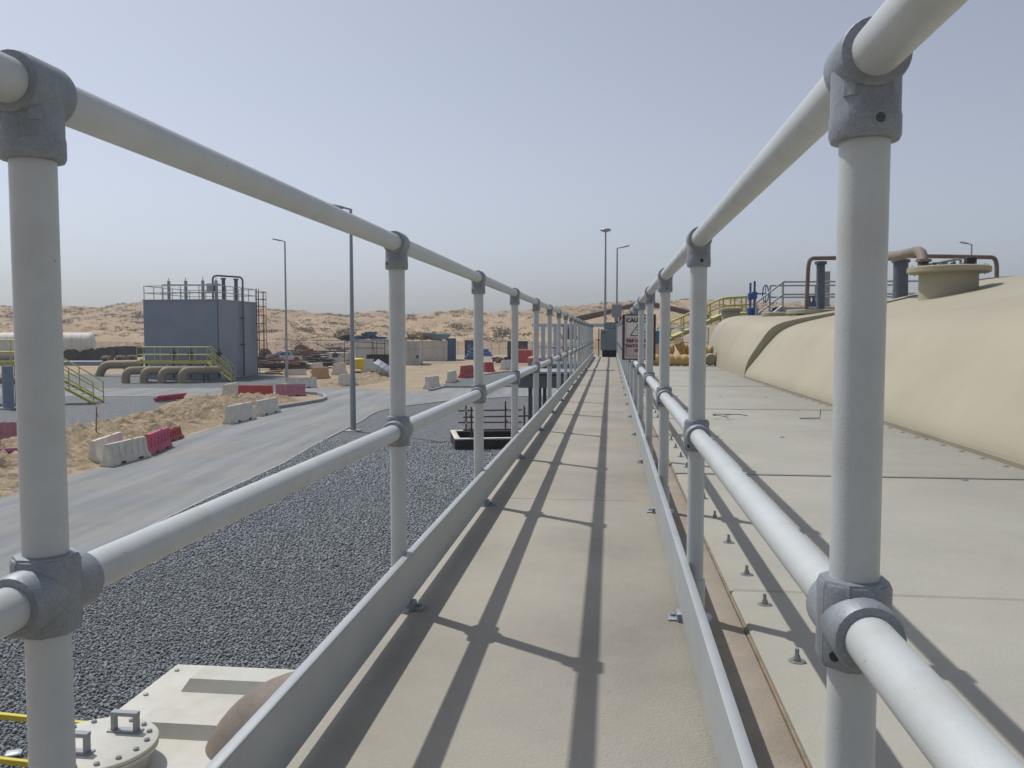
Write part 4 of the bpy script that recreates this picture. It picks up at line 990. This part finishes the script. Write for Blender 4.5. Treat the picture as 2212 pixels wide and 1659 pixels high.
# pipe elbows
right = Vector((math.cos(PSI),math.sin(PSI),0)); fwd = Vector((-math.sin(PSI),math.cos(PSI),0))
for k, (px, lab) in enumerate([(272,'first ground pipe elbow counting from the left, in front of the tank'),(311.5,'second ground pipe elbow counting from the left'),(350,'third ground pipe elbow counting from the left'),(394,'fourth ground pipe elbow, nearest the yellow stairs')]):
    b = g(px,828-k*.0); t = thing('pipe_elbow', lab, 'pipe', b, 0, 'four buff pipe elbows rising from the gravel')
    d = (right*.78+fwd*.62).normalized()
    mb = MB(); mb.path(bend([Vector((0,0,-.1)),Vector((0,0,.88)),Vector((0,0,.88))+d*2.6],.62,8),.285,20); mb.build('pipe','pipe_buff',t)
    MB().path([d*1.55+Vector((0,0,.88)),d*1.62+Vector((0,0,.88))],.345,18).build('flange','pipe_buff',t)
b = g(220,813); t = thing('large_pipe','large buff pipe bending up from the gravel and running to the platform','pipe',b)
mb = MB(); d = right; mb.path(bend([Vector((-.3,0,-.1)),Vector((.2,0,.95)),d*3.2+Vector((0,0,1.0))],.8,8),.34,20); mb.build('pipe','pipe_buff',t)
MB().path([d*3.15+Vector((0,0,1.0)),d*3.25+Vector((0,0,1.0))],.42,20).build('flange','pipe_buff',t)
mb = MB(); mb.tube((2.0,.2,0),(2.0,.2,.8),.2); mb.build('support','pipe_brown',t)
o = MB().path([at(-420,785,74),at(222,784.5,74)],.22,14).build('long_pipe','tank'); tag(o,'long grey-blue pipe lying level on the far gravel left of the tank','pipe')
# white horizontal tank
a = at(-260,VPY,100); b = at(196,VPY,108); t = thing('horizontal_tank','long white horizontal cylindrical tank at the dune foot on the left','tank',(a.x,a.y,0))
ax = (b-a); ax.z = 0; r_ = 1.75; n = 60; pts = []; rad = []
for i in range(n+1): pts.append(Vector((a.x,a.y,r_+.1))+ax*(i/n)); rad.append(r_)
e = ax.normalized(); 
for k in range(1,6): q = k/5*math.pi/2; pts.append(Vector((a.x,a.y,r_+.1))+ax+e*math.sin(q)*.6); rad.append(max(.02,r_*math.cos(q)))
MB().path(pts,r_,28,radii=rad).build('shell','bw',t,world=True)
for i in range(1,22): p = Vector((a.x,a.y,r_+.1))+ax*(i/22); MB().path([p-e*.05,p+e*.05],r_+.02,28).build('hoop','contw',t,world=True)
for i in (2,8,14,20): p = Vector((a.x,a.y,.4))+ax*(i/22); MB().box(p,(.5,2.6,.8)).build('saddle','concrete',t,world=True)
# cable drums
def drum_things():
    t = thing('cable_drum','','cable drum',(0,0,0),0,'cable drums stored at the dune foot')
    for s in (-1,1): MB().lathe([(.12,s*.42),(.68,s*.42),(.68,s*.48),(.12,s*.48)],(0,0,.68),28,axis='Y').build('flange','black',t)
    MB().lathe([(.3,-.42),(.36,-.3),(.42,0),(.36,.3),(.3,.42)],(0,0,.68),20,axis='Y').build('barrel','rust',t)
    return t
spots = [(187,786,.6,'nearest big dark cable drum in front of the white tank'),(222,778,.9,'dark drum right of the nearest big drum'),(240,774,.2,'dark drum behind the rusty pipe flanges'),(256,772,1.1,'third dark drum from the left in the back row'),(270,771,.4,'fourth dark drum in the back row'),(284,771,.8,'fifth dark drum in the back row'),(301,771,.3,'dark drum nearest the blue-grey tank'),(155,784,.1,'dark drum just right of the near handrail post'),(205,781,1.3,'dark drum standing between the two front drums')]
proto = drum_things(); proto.scale = (1.2,1.2,1.2)
for i,(px,py,rz,lab) in enumerate(spots):
    o = proto if i == 0 else dup(proto); o.location = g(px,py); o.rotation_euler = (0,0,rz); o['label'] = lab
for k,(px,py) in enumerate([(232,791),(262,790),(285,789)]):
    b = g(px,py); t = thing('steel_coil',['left rusty steel coil before the drums','middle rusty steel coil before the drums','right rusty steel coil before the drums'][k],'coil',b,.3*k,'rusty steel coils')
    MB().lathe([(.35,-.5),(.55,-.48),(.55,.48),(.35,.5)],(0,0,.55),20,axis='X').build('coil','rust',t)
    MB().lathe([(.56,-.2),(.6,-.18),(.6,.18),(.56,.2)],(0,0,.55),20,axis='X').build('band','black',t)
# ================================================================= CONTAINERS AND YARD
def container(x0, x1, ybase, hpx, L, rz_off, m, lab, depth=2.4, doors=False):
    a = g(x0,ybase); b = g(x1,ybase); u = (b-a).normalized(); D = a.dot(fwd); h = hpx*D/F
    rz = math.atan2(u.y,u.x)+rz_off; wdt = (b-a).length if L is None else L
    t = thing('shipping_container', lab, 'container', a, rz, 'shipping containers in the yard')
    n = max(8,int(wdt/.14)); vs = []; 
    for i in range(n+1): y = .035 if i%4 in (1,2) else 0; vs.append((i*wdt/n, y))
    poly = vs+[(wdt,depth),(0,depth)]
    MB().prism(poly,.14,h-.06).build('body',m,t,angle=20)
    mb = MB()
    for x in (0,wdt):
        for y in (0,depth): mb.box((x,y,h/2),(.14,.14,h))
    for y in (-.0,depth): mb.box((wdt/2,y,.1),(wdt-.14,.12,.16)); mb.box((wdt/2,y,h-.05),(wdt-.14,.10,.1))
    mb.build('frame',m,t)
    MB().box((wdt/2,depth/2,h-.03),(wdt-.12,depth-.12,.05)).build('roof',m,t)
    if doors:
        for x in (wdt*.25,wdt*.4,wdt*.6,wdt*.75): MB().tube((x,-.05,.25),(x,-.05,h-.2),.025,n=6).build('lock_bar','steelgrey',t)
        MB().box((wdt*.86,-.05,h*.35),(.22,.05,.3)).build('lock_box','black',t)
    return t, h
t,h1 = container(769,872,786,52,None,.0,'contw','long white container side-on, left of the second left post')
t,_ = container(876,906,789,53,None,.05,'contw','white container with door bars right of the second left post',depth=6,doors=True)
t,_ = container(908,964,780,44,None,-.03,'contw','farther white container beside the blue one')
t,_ = container(965,984,779,48,None,.1,'contb','dark blue container at the right end of the container row',depth=6)
t,_ = container(704,749,788,26,None,.0,'contw','low white site cabin box with one small window', depth=2)
MB().box((1.05,-.06,1.05),(.6,.04,.45)).build('window','glass',t); 
def clutter(lab, cat, name, px, py, wpx, hpx, m, n=12, z0=0, kind='box', seed=0, D=None, m2=None):
    rnd = random.Random(seed+px); c = g(px,py) if D is None else at(px,py,D); DD = c.dot(fwd); W = wpx*DD/F; H = hpx*DD/F
    t = thing(name, lab, cat, c)
    for part, mm, cnt in (('heap', m, n),('loose_piece', m2 or m, max(3,n//3))):
        mb = MB()
        for k in range(cnt):
            q = rnd.random(); x = rnd.uniform(-.5,.5)*W; z = rnd.uniform(0,.8)*H*(1-abs(x/W)); y = rnd.uniform(-.6,.6)
            if kind == 'box': 
                rot = Matrix.Rotation(rnd.uniform(-.5,.5),3,'Z')@Matrix.Rotation(rnd.uniform(-.25,.25),3,'Y'); mb.box((x,y,z+H*.12),(rnd.uniform(.12,.35)*W,rnd.uniform(.3,.9),rnd.uniform(.12,.4)*H),rot=rot)
            elif kind == 'bars':
                l = rnd.uniform(.25,.5)*W; a_ = rnd.uniform(-.1,.1); mb.tube((x-l*.6,y,z+.05),(x+l*.6,y+rnd.uniform(-.6,.6),z+.05+a_*l),rnd.uniform(.04,.11),n=6)
        mb.build(part, mm, t)
    return t
zc = h1
def ontop(px, wpx, hpx, m, lab, cat, name, kind='box', n=10, D=99, py=735, m2=None): return clutter(lab,cat,name,px,py,wpx,hpx,m,n,D=D,kind=kind,m2=m2)
ontop(800,62,22,'contb','dark blue drums and crates piled on the long white container','scrap pile','scrap_pile','box',16,D=101,py=736,m2='black')
ontop(756,40,16,'black','dark scrap stacked left of the container roof','scrap pile','scrap_pile','box',10,D=103,py=738)
ontop(850,36,14,'crate','pale poles and blue scrap lying on the container roof','scrap pile','scrap_pile','bars',10,D=101,m2='contb')
ontop(893,36,15,'wood','brown boards heaped on the door-end container','scrap pile','scrap_pile','box',10,D=99.5)
ontop(925,40,10,'rust','rusty rods on the farther white container','scrap pile','scrap_pile','bars',12,D=103)
t = thing('hose_coil','green hose coil on the farther white container','hose',at(944,733,103))
mb = MB()
for k in range(5):
    mb.path([(math.cos(q)*(1.3+.1*k),math.sin(q)*(.8+.05*k),.15+.12*k+.12*math.sin(q*2)) for q in [2*math.pi*i/24 for i in range(25)]],.06,6)
mb.build('hose','green',t)
# scrap yard left
clutter('long rusty steel beams stacked behind the lamp post','steel pile','steel_pile',600,799,100,34,'rust',40,kind='bars',m2='black')
clutter('black and rust scrap metal left of the white cabin','scrap pile','scrap_pile',690,795,56,44,'black',30,kind='bars',m2='black')
clutter('grey steel offcuts at the right foot of the blue-grey tank','scrap pile','scrap_pile',575,786,40,26,'black',16,m2='steelgrey')
clutter('weathered planks scattered on sand beside the tank','plank pile','plank_pile',610,809,80,7,'wood',16,kind='bars',m2='bcon')
clutter('rusty plates and boxes in the middle of the scrap yard','scrap pile','scrap_pile',645,783,80,32,'rust',24,m2='steelgrey')
clutter('white and brown offcuts beside the concrete blocks','scrap pile','scrap_pile',640,824,26,8,'rust',8,m2='bw')
clutter('brown and black machine scrap right of the blue stack','scrap pile','scrap_pile',1086,788,36,25,'black',14,m2='wood')
clutter('broken boards on the sand right of the yellow tank','plank pile','plank_pile',800,806,60,6,'black',10,kind='bars',m2='wood')
for k,(px,py,r_,lab) in enumerate([(652,776,1.0,'big rusty boulder-shaped wheel above the scrap beams'),(573,780,.8,'grey-brown round drum beside the ladder')]):
    t = thing('scrap_drum', lab, 'drum', g(px,py), .4*k, 'round drums in the scrap yard')
    MB().lathe([(.2,-.45),(r_,-.42),(r_*1.02,0),(r_,.42),(.2,.45)],(0,0,r_),24,axis='Y').build('drum','rust',t); MB().lathe([(.2,-.47),(.25,-.47),(.25,.47),(.2,.47)],(0,0,r_),12,axis='Y').build('hub','black',t)
clutter('dark pipes and rods heaped between tank ladder and pickup','scrap pile','scrap_pile',590,792,60,22,'black',20,kind='bars',m2='crate')
clutter('pale sheet metal and cable scrap behind the orange block','scrap pile','scrap_pile',655,797,60,16,'crate',16,m2='black')
clutter('heap of black hoses and brackets behind the white cabin','scrap pile','scrap_pile',725,768,60,24,'black',20,kind='bars',m2='rust')
# blue pickup
b = g(622,783); t = thing('pickup_truck','small white pickup with blue windows parked in the scrap yard','pickup truck',b,PSI)
mb = MB(); prof = [(-2.3,.45),(-2.3,.95),(-1.3,1.05),(-.8,1.65),(.6,1.68),(.75,1.05),(2.3,1.0),(2.3,.45)]
mb.add([(x,-.85,z) for x,z in prof]+[(x,.85,z) for x,z in prof],[tuple(range(8)),tuple(range(15,7,-1))]+[(i,(i+1)%8,8+(i+1)%8,8+i) for i in range(8)]); mb.v = [v*.8 for v in mb.v]; mb.build('body','crate',t)
mb = MB(); mb.add([(-1.2,-.86,1.08),(-.76,-.86,1.56),(-.1,-.86,1.58),(-.1,-.86,1.08)],[(0,1,2,3)]); mb.add([(0,-.86,1.08),(0,-.86,1.58),(.52,-.86,1.6),(.62,-.86,1.08)],[(0,1,2,3)]); mb.v = [v*.8 for v in mb.v]; mb.build('window','contb',t)
for x in (-1.1,1.1):
    for y in (-.66,.66): MB().lathe([(.1,-.1),(.27,-.1),(.3,0),(.27,.1),(.1,.1)],(x,y,.3),18,axis='Y').build('wheel','black',t)
# scaffold rack over the yard
t = thing('scaffold_rack','thin black scaffold rack standing before the long white container','scaffold',g(760,800))
def sc(a, b, r=.035): return MB().tube(at(*a), at(*b), r, n=6)
for (x,y0,y1) in ((744,737,790),(804,737,796),(814,737,796),(831,738,792)): sc((x,y0,90),(x,y1,90)).build('standard','black',t,world=True)
for (x0,y0,x1,y1) in ((672,735,852,736),(744,751,830,752),(744,778,830,778),(684,742,744,772),(756,738,832,742)): sc((x0,y0,90),(x1,y1,90)).build('ledger','black',t,world=True)
sc((750,778,89.5),(800,803,88)).build('brace','black',t,world=True); sc((804,738,90),(818,799,89)).build('brace','black',t,world=True)
# yellow water tank, black bin, silver panel
b = g(772,811); t = thing('yellow_tank','small bright yellow tank on legs beside the lamp post','tank',b)
MB().box((0,0,1.0),(1.1,.7,.9),bev=.1).build('body','yellow2',t); mb = MB()
for x in (-.4,.4): mb.box((x,0,.3),(.08,.5,.6))
mb.build('leg','yellow2',t)
b = g(818,800); t = thing('waste_bin','black open bin between the yellow tank and the silver panel','bin',b)
MB().add([],[]); mb = MB(); mb.box((-1.0,0,.75),(.06,1,1.5)); mb.box((.0,.5,.75),(2.0,.06,1.5)); mb.box((1.0,0,.75),(.06,1,1.5)); mb.box((0,-.5,.6),(1.94,.06,1.2)); mb.build('body','black',t); MB().box((-.9,-.6,.5),(1.2,.1,1.2)).build('panel','crate',t)
b = g(829,816); t = thing('sheet_bundle','tilted bundle of silver sheets on the sand','sheet bundle',b)
rot = Matrix.Rotation(.55,3,'Y')@Matrix.Rotation(.5,3,'X')
MB().box((0,0,.62),(1.7,.75,.75),rot=rot,bev=.04).build('bundle','crate',t)
mb = MB()
for k in (-.4,0,.4): mb.box(rot@Vector((k,0,0))+Vector((0,0,.62)),(.06,.77,.77),rot=rot)
mb.build('strap','steelgrey',t)
# right part of yard
b0 = g(1003,777); t = thing('blue_pipe_stack','long stack of blue plastic pipes behind the barriers','pipe stack',b0)
u = (g(1066,777)-b0).normalized(); L = (g(1066,777)-b0).length
for r in range(4):
    for k in range(3): p = b0+Vector((0,k*.5,.2+r*.36)); MB().tube(p+u*(.25*r), p+u*(L-.25*r),.17,n=10).build('pipe','bluep' if (r+k)%3 else 'contb',t,world=True)
for k,(x0,x1,y0,y1,lab) in enumerate([(1004,1040,770,735,'left open-fronted dark shed with pale roof edge by the fence'),(1096,1140,775,737,'right open-fronted dark shed by the fence')]):
    a = g(x0,y0); b = g(x1,y0); D = a.dot(fwd); h = (y0-y1)*D/F; W = (b-a).length
    t = thing('open_shed', lab, 'shed', a, math.atan2((b-a).y,(b-a).x), 'open sheds by the fence')
    mb = MB()
    for x in (.08,W-.08):
        for y in (0,2.2): mb.box((x,y,h/2),(.16,.16,h))
    mb.build('frame','black',t); MB().box((W/2,2.3,h/2),(W,.06,h)).build('back_wall','darkgrey',t); MB().box((W/2,1.1,h+.04),(W+.3,2.7,.09)).build('roof','bcon',t)
    mb = MB()
    for q in range(7): mb.box((random.uniform(.4,W-.4),1.4,random.uniform(.2,h*.6)),(.5,.5,random.uniform(.3,.8)))
    mb.build('stored_goods','wood' if k else 'bluep',t)
b = at(1184,772,70); b.z = 0
t = thing('covered_skip','salmon-orange covered skip between the left posts','skip',(b.x,b.y,0)); MB().box((0,0,1.15),(3.2,1.8,.9),bev=.1).build('cover','salmon',t); MB().box((0,0,.5),(3.3,1.9,.5)).build('body','bred',t)
b = at(1134,800,95); b.z = 0
t = thing('red_cabinet','orange-red upright cabinet left of the gantry','cabinet',(b.x,b.y,0)); MB().box((0,0,.95),(1.7,.9,1.5),bev=.03).build('body','salmon',t); MB().box((0,-.46,.95),(1.5,.04,1.3)).build('door','bred',t)
# chain link fence
t = thing('mesh_fence','thin wire fence running along the foot of the dunes','fence',at(700,VPY,138))
mb = MB(); prev = None; n = 0
pts = [at(px,VPY,138) for px in np.linspace(-300,1330,92)]
for p in pts:
    MB().tube((p.x,p.y,0),(p.x,p.y,2.15),.04,n=5).build('post','steelgrey',t,world=True)
for z,nm in ((2.1,'top_wire'),(1.1,'mid_wire'),(.15,'bottom_wire')): MB().path([(p.x,p.y,z) for p in pts],.022,4).build(nm,'steelgrey',t,world=True)
m_ = bpy.data.materials.new('wire_mesh'); m_.use_nodes = True; n_ = m_.node_tree
pb = n_.nodes['Principled BSDF']; pb.inputs['Base Color'].default_value = (.25,.24,.22,1); pb.inputs['Roughness'].default_value = .6
tc = n_.nodes.new('ShaderNodeTexCoord'); 
outs = []
for ang in (.785,-.785):
    mp = n_.nodes.new('ShaderNodeVectorRotate'); mp.rotation_type = 'Y_AXIS'; mp.inputs['Angle'].default_value = ang
    wv = n_.nodes.new('ShaderNodeTexWave'); wv.inputs['Scale'].default_value = 3.5; n_.links.new(tc.outputs['Object'], mp.inputs['Vector']); n_.links.new(mp.outputs[0], wv.inputs['Vector'])
    gt = n_.nodes.new('ShaderNodeMath'); gt.operation = 'GREATER_THAN'; gt.inputs[1].default_value = .93; n_.links.new(wv.outputs['Fac'], gt.inputs[0]); outs.append(gt)
mxm = n_.nodes.new('ShaderNodeMath'); mxm.operation = 'MAXIMUM'; n_.links.new(outs[0].outputs[0], mxm.inputs[0]); n_.links.new(outs[1].outputs[0], mxm.inputs[1]); n_.links.new(mxm.outputs[0], pb.inputs['Alpha'])
M['wire'] = m_
mb = MB()
for p, q in zip(pts, pts[1:]): mb.add([(p.x,p.y,.15),(q.x,q.y,.15),(q.x,q.y,2.1),(p.x,p.y,2.1)],[(0,1,2,3)])
mb.build('mesh','wire',t,world=True,smooth=False,recalc=False)
print('objects', len(bpy.data.objects))

# ---------------------------------------------------------------- dusty air
hm = bpy.data.materials.new('dusty_air'); hm.use_nodes = True; hn = hm.node_tree
for q in list(hn.nodes):
    if q.type != 'OUTPUT_MATERIAL': hn.nodes.remove(q)
pv = hn.nodes.new('ShaderNodeVolumePrincipled'); pv.inputs['Color'].default_value = (.92,.95,1,1); pv.inputs['Density'].default_value = HAZE; pv.inputs['Anisotropy'].default_value = .4
hn.links.new(pv.outputs[0], [q for q in hn.nodes if q.type == 'OUTPUT_MATERIAL'][0].inputs['Volume'])
M['haze'] = hm
mb = MB(); mb.box((0,250,12),(1400,640,26)); ho = mb.build('haze','haze',smooth=False); ho['kind'] = 'stuff'
